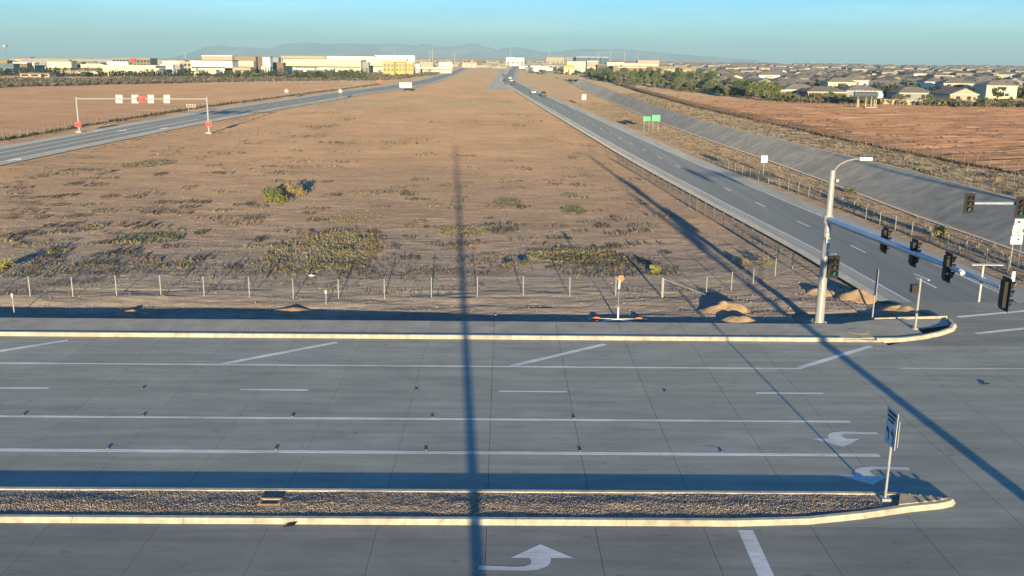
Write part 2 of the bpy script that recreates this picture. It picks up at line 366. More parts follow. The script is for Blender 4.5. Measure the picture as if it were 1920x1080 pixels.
# ---- kerbs as pieces along a path
def kerb_run(pts, h, parent, seg=3.66, w=.17, batter=.11, m=m_kerb, name='kerb_stone'):
    """pts: polyline of the kerb's foot; the raised side lies left of the direction of travel"""
    P2 = [Vector(p) for p in pts]; out = [P2[0]]; acc = 0
    for a, b in zip(P2[:-1], P2[1:]):
        l = (b - a).length; n = max(1, int(round(l / seg)))
        out += [a.lerp(b, (i + 1) / n) for i in range(n)]
    for i, (a, b) in enumerate(zip(out[:-1], out[1:])):
        d = (b - a).normalized(); a2 = a + d * .006; b2 = b - d * .006
        def nrm(k):
            ds = []
            if k > 0: ds.append((out[k] - out[k - 1]).normalized())
            if k < len(out) - 1: ds.append((out[k + 1] - out[k]).normalized())
            q = sum(ds, Vector((0, 0))).normalized(); return Vector((-q.y, q.x))
        na, nb = nrm(i), nrm(i + 1)
        prof = [(-.0, -.1), (0, .02), (batter * .8, h - .03), (batter, h), (batter + w, h), (batter + w, -.1)]
        v = [(*(a2 + na * o), z) for o, z in prof] + [(*(b2 + nb * o), z) for o, z in prof]; n = 6
        f = [tuple(range(n)), tuple(range(2 * n - 1, n - 1, -1))] + [(n + j, n + (j + 1) % n, (j + 1) % n, j) for j in range(n)]
        MB().add(v, f).build(name, m, parent)

median = MB().prism([(-48, 29.5), (8, 29.5), (14.0, 30.5), (14.0, 31.5), (-48, 31.5)], -.2, .112).build('median', m_gbase); tag(median, kind='structure')
arc = [(8, 29.24), (10.6, 29.42), (12.6, 29.85), (14.4, 30.36), (15.6, 30.62), (16.1, 30.82), (16.32, 31.08), (16.1, 31.32), (15.6, 31.5), (14.6, 31.70), (13, 31.74)]
kerb_run([(-48 + 3.66 * 0, 29.24), (8, 29.24)], .165, median)
kerb_run(arc, .165, median, seg=1.9)
kerb_run([(13, 31.74), (-48, 31.74)], .165, median)
MB().prism([(14.05, 30.58), (15.5, 30.9), (15.95, 31.08), (15.5, 31.24), (14.45, 31.44)], .01, .19).build('nose_slab', m_nose, median)
# gravel in the median: stones nobody could count
def stones(n, fx, size, cols):
    X, Y, Z0 = fx(n); s = rng.uniform(*size, n)
    base = np.array([(1, 0, 0), (-.5, .87, 0), (-.5, -.87, 0), (.2, .1, .5), (0, 0, -.5)])
    V = base[None] * s[:, None, None] * rng.uniform(.6, 1.4, (n, 5, 1)); a = rng.uniform(0, 6.28, n); ca, sa = np.cos(a), np.sin(a)
    V = np.stack([V[..., 0] * ca[:, None] - V[..., 1] * sa[:, None], V[..., 0] * sa[:, None] + V[..., 1] * ca[:, None], V[..., 2]], -1)
    V += np.stack([X, Y, Z0], -1)[:, None]
    f = np.array([(0, 1, 3), (1, 2, 3), (2, 0, 3), (1, 0, 4), (2, 1, 4), (0, 2, 4)])
    Fq = (f[None] + (np.arange(n) * 5)[:, None, None]).reshape(-1, 3)
    c = np.repeat(cols(n), 5, 0)
    return V.reshape(-1, 3), Fq, c
def medpos(n):
    X = rng.uniform(-22, 13.95, n); Y = rng.uniform(29.53, 31.46, n); k = (X > 7.5) & (Y < 29.55 + (X - 7.5) * .145); Y = np.where(k, 31.4 - rng.random(n) * .4, Y)
    return X, Y, .112 + .03 * fbm(X * .7, Y * 1.6, 3, 5) + .02 * np.exp(-((Y - 30.5) / .5) ** 2) + rng.uniform(0, .012, n)
V, Fq, c = stones(60000, medpos, (.014, .042), lambda n: rng.uniform(.65, 1.3, (n, 1)) * np.array([1.05, 1, .96]) * rng.uniform(.93, 1.07, (n, 3)))
gr = link('gravel', npmesh('gravel', V, Fq, m_gravel, c)); tag(gr, 'dark purplish gravel filling the narrow raised median', 'gravel', kind='stuff')

# ---- sidewalk and corner
sidewalk = MB().prism([(-48, 51.1), (20.4, 51.15), (20.4, 54.0), (-48, 54.1)], -.3, .02).build('sidewalk', m_base); tag(sidewalk, kind='structure')
KP = [(-48, 50.84), (19.2, 50.9)]
kerb_run(KP, .19, sidewalk)
KC = [(21.1, 50.9), (22.6, 51.0), (24.0, 51.5), (25.4, 52.3), (26.5, 53.2), (27.15, 54.2), (27.35, 55.2)]
kerb_run(KC, .19, sidewalk, seg=1.3)
kerb_run([(19.2, 50.9), (21.1, 50.9)], .07, sidewalk, seg=2.)
for k in range(-13, 6):
    x0 = JX + k * PIT; x1 = min(x0 + PIT, 20.3)
    MB().box(x0 + .01, x1 - .01, 51.14, 54.06 - (0 if k < 4 else .03), -.1, .15).build('sidewalk_slab', m_side, sidewalk)
MB().prism([(20.32, 51.22), (22.5, 51.35), (24.2, 52.0), (24.5, 55.3), (22.6, 55.1), (20.32, 54.2)], -.2, .148).build('sidewalk_slab', m_side, sidewalk)
MB().prism([(24.52, 53.3), (26.8, 54.2), (27.1, 55.7), (24.52, 55.45)], -.2, .07).build('ramp_slab', m_side, sidewalk)
MB().prism([(24.22, 52.05), (25.3, 52.65), (26.3, 53.5), (26.75, 54.15), (24.5, 53.25)], -.2, .10).build('gravel_corner', m_gravel, sidewalk)
kerb_run([(27.3, 55.82), (24.6, 55.5), (22.6, 55.2)][::-1], .2, sidewalk, seg=2.4, w=.12, batter=.02, name='back_kerb')

# ---- freeway, right-hand roadway
cys = np.concatenate([np.arange(60, 400, 8.), np.geomspace(402, 3400, 60)])
def off(o, y0=60, y1=3400, ys_=None):
    yy = cys[(cys >= y0) & (cys <= y1)] if ys_ is None else np.array(ys_)
    return [(float(lerp(CL, y)) + o, float(y)) for y in yy]
fre = MB().ribbon(off(-4.9), off(6.0), 0.0).build('freeway', m_should); tag(fre, kind='structure')
MB().ribbon(off(-3.75), off(3.9), .008).build('travel_lanes', m_asph, fre)
MB().ribbon(off(-3.72), off(-3.55), .014).build('edge_line', m_paint, fre); MB().ribbon(off(3.6), off(3.78), .014).build('edge_line', m_paint, fre)
MB().prism([(-8.5, 456), (6.6, 452), (8.4, 470), (3.0, 560), (-1.8, 620), (-1.4, 700), (0.5, 850), (3, 1120), (-2, 1120), (-6, 720), (-8.6, 480)], -.1, -.004).build('gore_pavement', m_should, fre)
y = 64.0
while y < 420:
    a, b = float(lerp(CL, y)), float(lerp(CL, y + 3.1)); strip('lane_dash', (a, y), (b, y + 3.1), .16, fre, .014); y += 12.19
MB().ribbon(off(-5.7), off(-4.9), .05).build('verge_kerb', m_kerb, fre)
# ---- left-hand roadway
lys = np.concatenate([np.arange(60, 400, 10.), np.geomspace(402, 2500, 50)])
def lat(t, y0=60, y1=2500, dz=0):
    return [(float(lerp(LF, y) * (1 - t) + lerp(LN, y) * t), float(y)) for y in lys if y0 <= y <= y1]
ramp = MB().ribbon(lat(0), lat(1), 0).build('off_ramp', m_should); tag(ramp, kind='structure')
MB().ribbon(lat(.16), lat(.84), .008).build('travel_lanes', m_asph, ramp)
for t, ya, yb, w in ((.16, 60, 2500, .012), (.84, 60, 2500, .012), (.39, 60, 215, .012), (.62, 60, 230, .014)):
    MB().ribbon(lat(t - w / 1.4, ya, yb), lat(t + w / 1.4, ya, yb), .014).build('lane_line', m_paint, ramp)
for yy in np.arange(240, 420, 12.2):
    xm = float((lerp(LF, yy) + lerp(LN, yy)) / 2); strip('lane_dash', (xm, yy), (float((lerp(LF, yy + 3.4) + lerp(LN, yy + 3.4)) / 2), yy + 3.4), .2, ramp, .014)
for px, py in ((25, 300), (183, 231 + 14), (228, 245), (306, 241)):
    x, y = ground(px, py); MB().prism([(x - .25, y - 1.6), (x + .25, y - 1.6), (x + .25, y + .3), (x + 1.0, y + .3), (x, y + 2.4), (x - 1.0, y + .3), (x - .25, y + .3)], .012, .015).build('lane_arrow', m_paint, ramp)

# ---- concrete drainage channel
chan = MB()
cy2 = np.concatenate([np.arange(44, 260, 4.6), np.arange(262, 691, 13.)])
def cl_(f): return [(float(f(y)), float(y)) for y in cy2]
wid = lambda y: lerp(CF, y) - lerp(CN, y)
nb = lambda y: lerp(CN, y) + .24 * wid(y)
fb = lambda y: lerp(CF, y) - .42 * wid(y)
n = len(cy2)
a = [(float(lerp(CN, y)), float(y), .03) for y in cy2]; b = [(float(nb(y)), float(y), -CD) for y in cy2]
chan.add(a + b, [(i, n + i, n + i + 1, i + 1) for i in range(n - 1)])
channel = chan.build('drainage_channel', m_chan); tag(channel, kind='structure')
MB().ribbon([(float(nb(y)), float(y)) for y in cy2], [(float(fb(y)), float(y)) for y in cy2], -CD).build('channel_bed', m_chan2, channel)
for i in range(n - 1):
    ya, yb = cy2[i] + .05, cy2[i + 1] - .05
    v = []
    for yv in (ya, yb): v += [(float(fb(yv)), yv, -CD + .01), (float(lerp(CF, yv)), yv, .03), (float(lerp(CF, yv)) , yv, -.25), (float(fb(yv)), yv, -CD - .2)]
    MB().add(v, [(0, 1, 5, 4), (1, 2, 6, 5), (2, 3, 7, 6), (3, 0, 4, 7), (0, 3, 2, 1), (4, 5, 6, 7)]).build('bank_slab', m_chan, channel)
MB().ribbon([(float(lerp(CN, y)) - .45, float(y)) for y in cy2], [(float(lerp(CN, y)), float(y)) for y in cy2], .05).build('coping', m_kerb, channel)
MB().ribbon([(float(lerp(CF, y)), float(y)) for y in cy2], [(float(lerp(CF, y)) + .3, float(y)) for y in cy2], .05).build('coping', m_kerb, channel)
MB().box(41.0, 54.0, 690, 690.5, -.3, .3).box(41.6, 42.1, 690, 690.5, -3.2, -.3).box(45.4, 45.8, 690, 690.5, -3.2, -.3).box(49.2, 49.6, 690, 690.5, -3.2, -.3).build('culvert_headwall', m_chan2, channel)
MB().box(41.9, 53, 690.6, 705, -3.3, -3.2).box(41.6, 41.9, 690.6, 705, -3.3, -.2).box(53, 53.3, 690.6, 705, -3.3, -.2).box(41.6, 53.3, 690.6, 705, -.34, -.3).box(41.6, 53.3, 705, 705.3, -3.3, -.2).build('culvert_barrel', m_base, channel)
MB().box(38.5, 56.5, 690.52, 722, -.25, .28).build('culvert_deck', m_chan2, channel)
MB().prism([ground(1436, 256.5), ground(1450, 254.5), ground(1484, 259.5), ground(1476, 262)], -.05, .06).build('concrete_pad', m_side, channel)

# ---- mountains on the skyline
prof = [(300, 112), (330, 107), (360, 98), (375, 92), (400, 86), (420, 85), (440, 88), (465, 88), (480, 90), (500, 92), (520, 86), (540, 82), (560, 79), (590, 80), (612, 83), (640, 80), (665, 82), (700, 83), (740, 81), (760, 83), (780, 86), (800, 82), (815, 86), (845, 87), (870, 84), (890, 80), (905, 86), (920, 90), (935, 93), (950, 89), (970, 89), (990, 91), (1005, 95), (1025, 98), (1040, 97), (1070, 93), (1100, 92), (1140, 92), (1170, 92), (1200, 95), (1240, 98), (1280, 102), (1320, 105), (1360, 109), (1420, 112)]
YM = 14000.
px = np.arange(300, 1421, 4.); top = np.interp(px, [p[0] for p in prof], [p[1] for p in prof])
tx = np.array([at(x, y, YM)[0] for x, y in zip(px, top)]); tz = np.array([at(x, y, YM)[2] for x, y in zip(px, top)]) + 0
tz = np.maximum(tz + rng.normal(0, 4, len(tz)), -200)
fr = np.array([-1, -.8, -.6, -.4, -.2, 0, .35, 1.]); ex = 1 - np.abs(fr) ** .8
V = []
for fy, e in zip(fr, ex):
    nse = fbm(tx * .0016 + fy * 3, np.full_like(tx, fy * 7.), 4, 77)
    V.append(np.stack([tx, YM + fy * 1500 + nse * 250 * (1 - e), -160 + (tz + 160) * np.clip(e + nse * .5 * e * (1 - e) * 2, 0, 1)], -1))
V = np.stack(V); k, n = V.shape[:2]; idx = np.arange(k * n).reshape(k, n)
Fq = np.stack([idx[:-1, :-1], idx[:-1, 1:], idx[1:, 1:], idx[1:, :-1]], -1).reshape(-1, 4)
tag(link('mountains', npmesh('mountains', V.reshape(-1, 3), Fq, m_mtn)), kind='structure')

# ================================================================== THINGS ALONG THE ROAD
# ---- dirt piles
def pile(cx, cy, rx, ry, h, label, seed, lumps=1):
    n, k = 26, 9; V = []; z0 = min(gz(cx, cy), .15) - .12
    for i in range(k + 1):
        r = i / k
        for j in range(n):
            a = 2 * math.pi * j / n
            x, y = math.cos(a) * r * rx, math.sin(a) * r * ry
            V.append((x, y, 0))
    V = np.array(V); rr = np.repeat(np.arange(k + 1) / k, n)
    e = fbm(V[:, 0] * 1.3 + cx, V[:, 1] * 1.3 + cy, 3, seed)
    V[:, 0] *= 1 + .35 * e; V[:, 1] *= 1 + .35 * e
    V[:, 2] = h * np.clip(1 - rr ** 1.15, 0, 1) * (1 + .5 * e) + .10 * e * (1 - rr) - .25 * (rr > .99)
    idx = np.arange((k + 1) * n).reshape(k + 1, n); nx = np.roll(idx, -1, 1)
    Fq = np.stack([idx[1:], nx[1:], nx[:-1], idx[:-1]], -1).reshape(-1, 4)
    o = link('dirt_pile', npmesh('dirt_pile', V, Fq, m_pile), None, (cx, cy, z0)); o.data.shade_smooth()
    tag(o, label, 'dirt pile', 'piles of dirt behind the sidewalk')
pile(14.1, 54.9, 1.7, 1.1, .62, 'tan dirt pile spilling onto the sidewalk near the signal pole', 1)
pile(14.0, 57.6, 2.1, 1.2, .75, 'wide dirt pile just behind the one spilling onto the sidewalk', 2)
pile(25.4, 58.2, 1.6, 1.1, .62, 'dirt pile at the street corner, nearest the pedestrian post', 3)
pile(23.6, 61.0, 1.9, 1.2, .6, 'dirt pile beside the freeway shoulder behind the corner pile', 4)
pile(21.5, 62.4, 1.5, .9, .42, 'low dirt pile behind the tall mast arm pole', 8)
pile(-27.6, 54.9, 1.9, .7, .45, 'low lit dirt mound at the far left sidewalk edge', 5)
pile(-22.7, 56.6, 1.5, .7, .34, 'small pale dirt mound in the shaded ditch left of centre', 6)
pile(-13.0, 57.5, 1.7, .8, .36, 'dirt mound near the short stake and the fence', 7)

# loose clods round the piles
def clodpos(n):
    cs = np.array([(14.1, 54.9, 1.9), (14.0, 57.6, 2.3), (25.2, 58.4, 1.9), (23.6, 61, 2.1), (-27.6, 55.2, 2.2), (-22.7, 56.6, 1.8), (-13, 57.5, 2), (21.5, 62.4, 1.7)])[rng.integers(0, 8, n)]
    a = rng.uniform(0, 6.283, n); r = cs[:, 2] * rng.uniform(.55, 1.25, n); X = cs[:, 0] + r * np.cos(a); Y = np.maximum(cs[:, 1] + r * .65 * np.sin(a), 54.2); return X, Y, terrain(X, Y)[0] + .02
V, Fq, c = stones(700, clodpos, (.02, .06), lambda n: rng.uniform(.6, 1.1, (n, 1)) * np.array([1.1, .9, .7]))
tag(link('clods', npmesh('clods', V, Fq, m_gravel, c)), 'loose clods and stones round the dirt piles', 'clods', kind='stuff')
def fieldpos(n):
    X = rng.uniform(-45, 24, n); Y = 54.3 + 60 * rng.random(n) ** 1.8; return X, Y, terrain(X, Y)[0] + .015
V, Fq, c = stones(5000, fieldpos, (.02, .075), lambda n: rng.uniform(.7, 1.5, (n, 1)) * np.array([1.12, .95, .78]))
tag(link('field_stones', npmesh('field_stones', V, Fq, m_gravel, c)), 'small stones and clods strewn over the near field', 'stones', kind='stuff')

# ---- fences
def chain_link(pts, h, s=.14, r=.0028):
    V = []; Fc = []
    for (x0, y0), (x1, y1) in zip(pts[:-1], pts[1:]):
        L = math.hypot(x1 - x0, y1 - y0); ux, uy = (x1 - x0) / L, (y1 - y0) / L; nx, ny = -uy, ux
        za, zb = gz(x0, y0), gz(x1, y1)
        def pt(t, z): return (x0 + ux * t, y0 + uy * t, za + (zb - za) * t / L + z)
        wires = []
        t = -h
        while t < L:
            for a, b in ((t, t + h), (t + h, t)):
                z0, z1 = 0.03, h
                ta, tb = a, b
                lo, hi = min(ta, tb), max(ta, tb)
                if hi <= 0 or lo >= L: continue
                def zt(q): return .03 + (h - .03) * ((q - ta) / (tb - ta))
                qa, qb = max(0, lo), min(L, hi); wires.append((pt(qa, zt(qa)), pt(qb, zt(qb))))
            t += s
        for z in (.05, h * .5, h): wires.append((pt(0, z), pt(L, z)))
        for p, q in wires:
            n = len(V)
            for c in (p, q): V += [(c[0] + nx * r, c[1] + ny * r, c[2] - r * .6), (c[0] - nx * r, c[1] - ny * r, c[2] - r * .6), (c[0], c[1], c[2] + r * 1.2)]
            Fc += [(n, n + 1, n + 4, n + 3), (n + 1, n + 2, n + 5, n + 4), (n + 2, n, n + 3, n + 5)]
    return np.array(V), np.array(Fc)
def along(pts, sp):
    out = []; carry = 0
    for (x0, y0), (x1, y1) in zip(pts[:-1], pts[1:]):
        L = math.hypot(x1 - x0, y1 - y0); t = carry
        while t < L: out.append((x0 + (x1 - x0) * t / L, y0 + (y1 - y0) * t / L)); t += sp
        carry = t - L
    return out
m_rust = mat('rusty_wire', (.10, .078, .065), .9)
def fence(pts, h, label, posts=None, sp=3.05, s=.14, pr=.036, ymax=330, wr=.0028, pm=None, wm=None):
    f = empty('chain_link_fence', (0, 0, 0), 0, label, 'fence', 'wire fences along the roads')
    pl = posts or along(pts, sp); pm = pm or m_galv
    me = MB().tube((0, 0, -.3), (0, 0, h + .06), pr, pr, 8).mesh('post', pm)
    rest = MB()
    for x, y in pl:
        if y < ymax: link('post', me, f, (x, y, gz(x, y)))
        else: rest.tube((x, y, gz(x, y) - .2), (x, y, gz(x, y) + h), pr * 1.5, n=4)
    if rest.v: tag(rest.build('far_posts', pm, f), kind='stuff')
    V, Fc = chain_link(pts, h, s, wr); tag(link('chain_link_wire', npmesh('chain_link_wire', V, Fc, wm or m_galvd), f), kind='stuff')
    return f
A = [ground(x, y, -.05) for x, y in ((57, 557), (137, 556), (219, 556), (302, 555), (383, 556), (468, 558), (550, 559), (635, 559), (721, 559), (809, 559), (895, 558), (981, 557), (1068, 557), (1154, 557), (1241, 557), (1324, 555), (1371, 545), (1412, 532), (1453, 519), (1486, 505))]
A = [(A[0][0] - 6, A[0][1]), (A[0][0] - 3, A[0][1])] + A
fence(A, 1.27, 'low chain link fence with pale posts running behind the sidewalk', posts=A)
SR = [A[-1], (21.3, 77), (20.9, 86.6), (20.0, 99), (18.6, 122), (17.1, 142.5)]
fence(SR, 1.3, 'dark chain link fence on the left verge of the freeway', pm=m_galvd, pr=.03)
B = [(38.2, 60), (37.8, 72), (37.4, 81), (36.4, 92), (35.7, 105), (34.6, 117), (33.3, 125), (32.3, 136), (31.6, 150)]
fence(B, 1.25, 'chain link fence with pale posts between freeway and channel', pr=.045)
fence([(float(lerp(FC, y)), float(y)) for y in (60, 95, 130, 147, 165, 190, 215, 254, 285, 313, 360, 446, 530, 620, 740, 860)], 1.5, 'long chain link fence between the channel and the red graded field', s=.2, wr=.0065, ymax=260, wm=m_rust, pm=m_galvd)
fence([(float(lerp(LF, y)) - 5.5, float(y)) for y in (110, 150, 190, 233, 274, 320, 385, 475)], 1.3, 'wire fence on the far side of the left roadway', s=.25, wr=.005)
fence([ground(480, 157), ground(560, 156.6), ground(640, 156), ground(705, 155)], 1.6, 'far pale post fence in front of the grey scrub', sp=6, s=.4, wr=.006, pr=.09, ymax=700)

# short marker stakes by the sidewalk
for (x, y), h, lb in (((-29.6, 55.9), 1.5, 'thin steel stake standing in the ditch at the far left'), ((-11.2, 58.7), 1.0, 'short pale stake standing in front of the wire fence')):
    t = empty('marker_stake', (x, y, gz(x, y)), 0, lb, 'stake', 'marker stakes behind the sidewalk')
    MB().tube((0, 0, -.2), (0, 0, h), .035, .03, 8).build('stake', m_galv, t); MB().box(-.05, .05, -.045, -.032, h - .25, h - .05).build('tab', m_white, t)
t = empty('corner_post', (10.6, 60.75, gz(10.6, 60.7)), 0, 'thick pale brace post in the fence right of the portable sign stand', 'post')
MB().tube((0, 0, -.2), (0, 0, 1.32), .09, .09, 10).build('post', m_galv, t); MB().tube((0, 0, 1.25), (3, .25, .1), .02, n=6).build('brace', m_galv, t)

# ---- text
def text_mesh(s, size, m, w=None):
    c = bpy.data.curves.new('lettering', 'FONT'); c.body = s; c.size = size; c.align_x = 'CENTER'; c.align_y = 'CENTER'; c.extrude = .004
    o = bpy.data.objects.new('lettering', c); COL.objects.link(o); bpy.context.view_layer.update()
    me = bpy.data.meshes.new_from_object(o.evaluated_get(bpy.context.evaluated_depsgraph_get())); bpy.data.objects.remove(o)
    me.materials.clear(); me.materials.append(m); me.name = 'lettering'
    if w:
        xs = [v.co.x for v in me.vertices]; k = w / (max(xs) - min(xs))
        for v in me.vertices: v.co.x *= k
    return me
def lettering(s, size, m, parent, loc, w=None):         # stands upright, faces -y
    o = link('lettering', text_mesh(s, size, m, w), parent, loc); o.rotation_euler = (rad(90), 0, 0); return o
def plate(parent, x0, x1, z0, z1, m, y=0, name='panel', th=.012):
    return MB().box(x0, x1, y - th, y, z0, z1).build(name, m, parent)

# ---- red WRONG WAY signs and the sign gantry
def wrong_way(x, y, z, w, h, label):
    t = empty('wrong_way_sign', (x, y, z), 0, label, 'road sign', 'red wrong way signs')
    plate(t, -w / 2, w / 2, -h / 2, h / 2, m_red); b = .03; lw = mat('sign_lettering', (.45, .36, .36), .6)
    p = MB()
    for q in ((-w / 2 + .03, w / 2 - .03, h / 2 - .03 - b, h / 2 - .03), (-w / 2 + .03, w / 2 - .03, -h / 2 + .03, -h / 2 + .03 + b), (-w / 2 + .03, -w / 2 + .03 + b, -h / 2 + .03 + b, h / 2 - .03 - b), (w / 2 - .03 - b, w / 2 - .03, -h / 2 + .03 + b, h / 2 - .03 - b)):
        p.box(q[0], q[1], -.016, -.0125, q[2], q[3])
    p.build('border', lw, t)
    lettering('WRONG', h * .27, lw, t, (0, -.018, h * .19), w * .7); lettering('WAY', h * .27, lw, t, (0, -.018, -h * .19), w * .42)
gL, gR = (-83.1, 188.9), (-57.75, 189.2)
gz0 = 6.6
g = empty('sign_gantry', (gL[0], gL[1], 0), 0, 'pale steel sign gantry spanning the left roadway', 'gantry')
for dx, h in ((0, 6.75), (25.35, 7.0)):
    MB().tube((dx, 0, .1), (dx, 0, h), .2, .15, 12).build('column', m_galv, g); MB().box(dx - .55, dx + .55, -.55, .55, -.1, .22).build('footing', m_kerb, g)
MB().tube((0, 0, gz0 - .15), (25.35, 0, gz0 + .05), .12, .12, 10).build('beam', m_galv, g)
pairs = [(217, 229, 'leftmost'), (247, 259, 'second from left, partly behind the red sign'), (277, 288, 'third from left'), (307, 318, 'rightmost')]
for xa, xb, w_ in pairs:
    for ya, yb, q in ((178, 184.3, 'upper'), (187, 193.3, 'lower')):
        p0, p1 = at(xa, yb, 189.35), at(xb, ya, 189.35)
        t = empty('overhead_sign', ((p0[0] + p1[0]) / 2, 189.4, (p0[2] + p1[2]) / 2), 0, f'{q} bare sign back of the {w_} pair on the gantry' if 'behind' not in w_ else f'{q} bare sign back partly behind the red gantry sign', 'road sign', 'sign backs on the gantry')
        w, h = (p1[0] - p0[0]) / 2, (p1[2] - p0[2]) / 2
        plate(t, -w, w, -h, h, m_alu); MB().box(-.06, .06, -.05, -.013, -h * .9, h * .9).build('bracket', m_galv, t)
p = at(264, 186, 188.6); wrong_way(p[0], 188.7, p[2], 1.75, 1.05, 'red WRONG WAY sign hung on the gantry beam')
for px_, py_, lb in ((146, 233.5, 'red WRONG WAY sign on the left gantry column'), (391.5, 232.5, 'red WRONG WAY sign on the right gantry column')):
    p = at(px_, py_, 188.6); wrong_way(p[0], 188.6, p[2], 1.22, .95, lb)
p = at(711, 152, 560); wrong_way(p[0], p[1], p[2], 2.6, 1.2, 'tiny far red sign beside the bend of the left roadway')
MB().tube((p[0], p[1] + .1, -.2), (p[0], p[1] + .1, p[2]), .06).build('sign_post', m_galv, None); tag(bpy.data.objects['sign_post'], 'thin post carrying the tiny far red sign', 'post')

# ---- other roadside signs
def posts(t, xs, h, r=.05, y=.06): 
    for x in xs: MB().tube((x, y, -.3), (x, y, h), r, r, 8).build('post', m_galv, t)
def strokes(t, rects, m, y=-.0165, name='legend'):
    b = MB()
    for x0, x1, z0, z1 in rects: b.box(x0, x1, y, y + .003, z0, z1)
    return b.build(name, m, t)
def px_sign(x0, x1, y0, y1, by, Y, name, label, m, np_=2, legend=None, lm=None, border=None, group=None):
    a, b = at(x0, y1, Y), at(x1, y0, Y); cx = (a[0] + b[0]) / 2; w, h = (b[0] - a[0]), (b[2] - a[2]); zb = gz(cx, Y)
    t = empty(name, (cx, Y, zb), 0, label, 'road sign', group)
    z0 = a[2] - zb; posts(t, [0] if np_ == 1 else [w * (-.32 + .64 * i / (np_ - 1)) for i in range(np_)], z0 + h * .8, .06 if Y > 150 else .045)
    pl = plate(t, -w / 2, w / 2, z0, z0 + h, m)
    if border:
        k = h * .05; strokes(t, [(-w / 2 + k, w / 2 - k, z0 + k, z0 + 2 * k), (-w / 2 + k, w / 2 - k, z0 + h - 2 * k, z0 + h - k), (-w / 2 + k, -w / 2 + 2 * k, z0 + 2 * k, z0 + h - 2 * k), (w / 2 - 2 * k, w / 2 - k, z0 + 2 * k, z0 + h - 2 * k)], border, name='border')
    if legend: strokes(t, [(w * (u0 - .5), w * (u1 - .5), z0 + h * v0, z0 + h * v1) for u0, u1, v0, v1 in legend], lm)
    return t
m_glet = mat('green_sign_lettering', (.16, .42, .30), .6)
def words(rows, u0=.14, u1=.86, hh=.12):
    out = []; r_ = random.Random(3)
    for v, n in rows:
        x = u0
        wd = (u1 - u0) / n
        for i in range(n):
            out.append((x + wd * .12, x + wd * r_.uniform(.55, .9), v, v + hh)); x += wd
    return out
px_sign(1205.5, 1220, 218.5, 227, 245, 204.6, 'guide_sign', 'smaller green guide sign on two posts beside the freeway', m_green, 2, words([(.58, 5), (.25, 6)]), m_glet, m_glet, 'green guide signs')
px_sign(1222, 1238.5, 215.5, 227.5, 247, 204.4, 'guide_sign', 'larger green guide sign right of the smaller green one', m_green, 2, words([(.68, 5), (.42, 6), (.16, 5)]), m_glet, m_glet, 'green guide signs')
px_sign(1091, 1099, 177, 187, 198, 312, 'white_sign', 'small white sign on one post far along the freeway verge', m_white, 1, words([(.75, 3), (.3, 2)], hh=.08), m_blackp)
px_sign(1427, 1439.5, 292, 305, 334, 125.5, 'white_sign', 'white square sign on one post in front of the channel', m_white, 1, [(.2, .24, .4, .65), (.34, .37, .35, .7), (.48, .52, .3, .7), (.62, .66, .35, .7), (.76, .79, .4, .65)], mat('grey_legend', (.35, .3, .28)), None)
t = px_sign(749, 772, 155, 163.8, 171, 411, 'large_sign_back', 'wide cream back of a large guide sign by the left roadway', m_alu, 4)
for i in range(3):
    b_ = [o for o in t.children if o.name.startswith('panel')][0]
    zs = [v.co.z for v in b_.data.vertices]; xs = [v.co.x for v in b_.data.vertices]; z0, z1, x0, x1 = min(zs), max(zs), min(xs), max(xs)
    hh = (z1 - z0) / 3; MB().box(x0 + .02, x1 - .02, -.09, -.014, z0 + hh * i + .05, z0 + hh * (i + 1) - .05).build('plank', m_alu, t)
for px_, lb in ((537, 'left of the two grey diamond sign backs by the left roadway'), (638, 'right of the two grey diamond sign backs by the left roadway')):
    x, y, z = at(px_, 170.5, 335); t = empty('diamond_sign', (x, y, gz(x, y)), 0, lb, 'road sign', 'diamond sign backs'); zc = z - gz(x, y); r = .88
    posts(t, (-.45, .45), zc); MB().prismy([(-r, zc), (0, zc - r), (r, zc), (0, zc + r)], -.012, 0).build('panel', mat('weathered_aluminium', (.40, .38, .33), .6, var=.1), t)
x, y, z = at(358, 197, 253); t = empty('open_frame_sign', (x, y, gz(x, y)), 0, 'faint grey sign frame on two posts behind the right gantry column', 'road sign')
posts(t, (-.7, .7), z + .2); MB().box(-1.2, 1.2, -.02, 0, z + .25, z + .33).box(-1.2, 1.2, -.02, 0, z - .4, z - .32).box(-1.2, -1.1, -.02, 0, z - .32, z + .25).box(1.1, 1.2, -.02, 0, z - .32, z + .25).box(-.3, -.2, -.02, 0, z - .32, z + .25).box(.3, .4, -.02, 0, z - .32, z + .25).build('panel_frame', m_alu, t)

# route marker assembly at the right edge
Ym = 70.8; t = empty('route_marker', (at(1908, 430, Ym)[0] + .15, Ym, gz(37.5, Ym)), 0, 'white route 24 marker assembly with arrow on two posts', 'road sign'); zb = gz(37.5, Ym)
cx = t.location.x; w2 = .52
def zpx(py_): return at(1908, py_, Ym)[2] - zb
posts(t, (-.32, .32), zpx(412), .04)
plate(t, -w2 + .08, w2 + .05, zpx(422), zpx(410.5), m_white)
s1 = plate(t, -w2, w2 + .1, zpx(441), zpx(423.2), m_white, name='shield'); pl3 = plate(t, -w2 - .05, w2, zpx(458), zpx(442.5), m_white)
c1 = (zpx(422) + zpx(410.5)) / 2; c2 = (zpx(441) + zpx(423.2)) / 2; c3 = (zpx(458) + zpx(442.5)) / 2
strokes(t, [(-.22, -.02, c1 - .09, c1 + .09), (.06, .12, c1 - .06, c1 + .06), (.16, .22, c1 - .06, c1 + .06), (.26, .32, c1 - .06, c1 + .06), (.36, .42, c1 - .06, c1 + .06)], m_blackp)
lettering('ARIZONA', .11, m_blackp, t, (.05, -.017, c2 + .27), .6); lettering('24', .5, m_blackp, t, (.05, -.017, c2 - .03), .62)
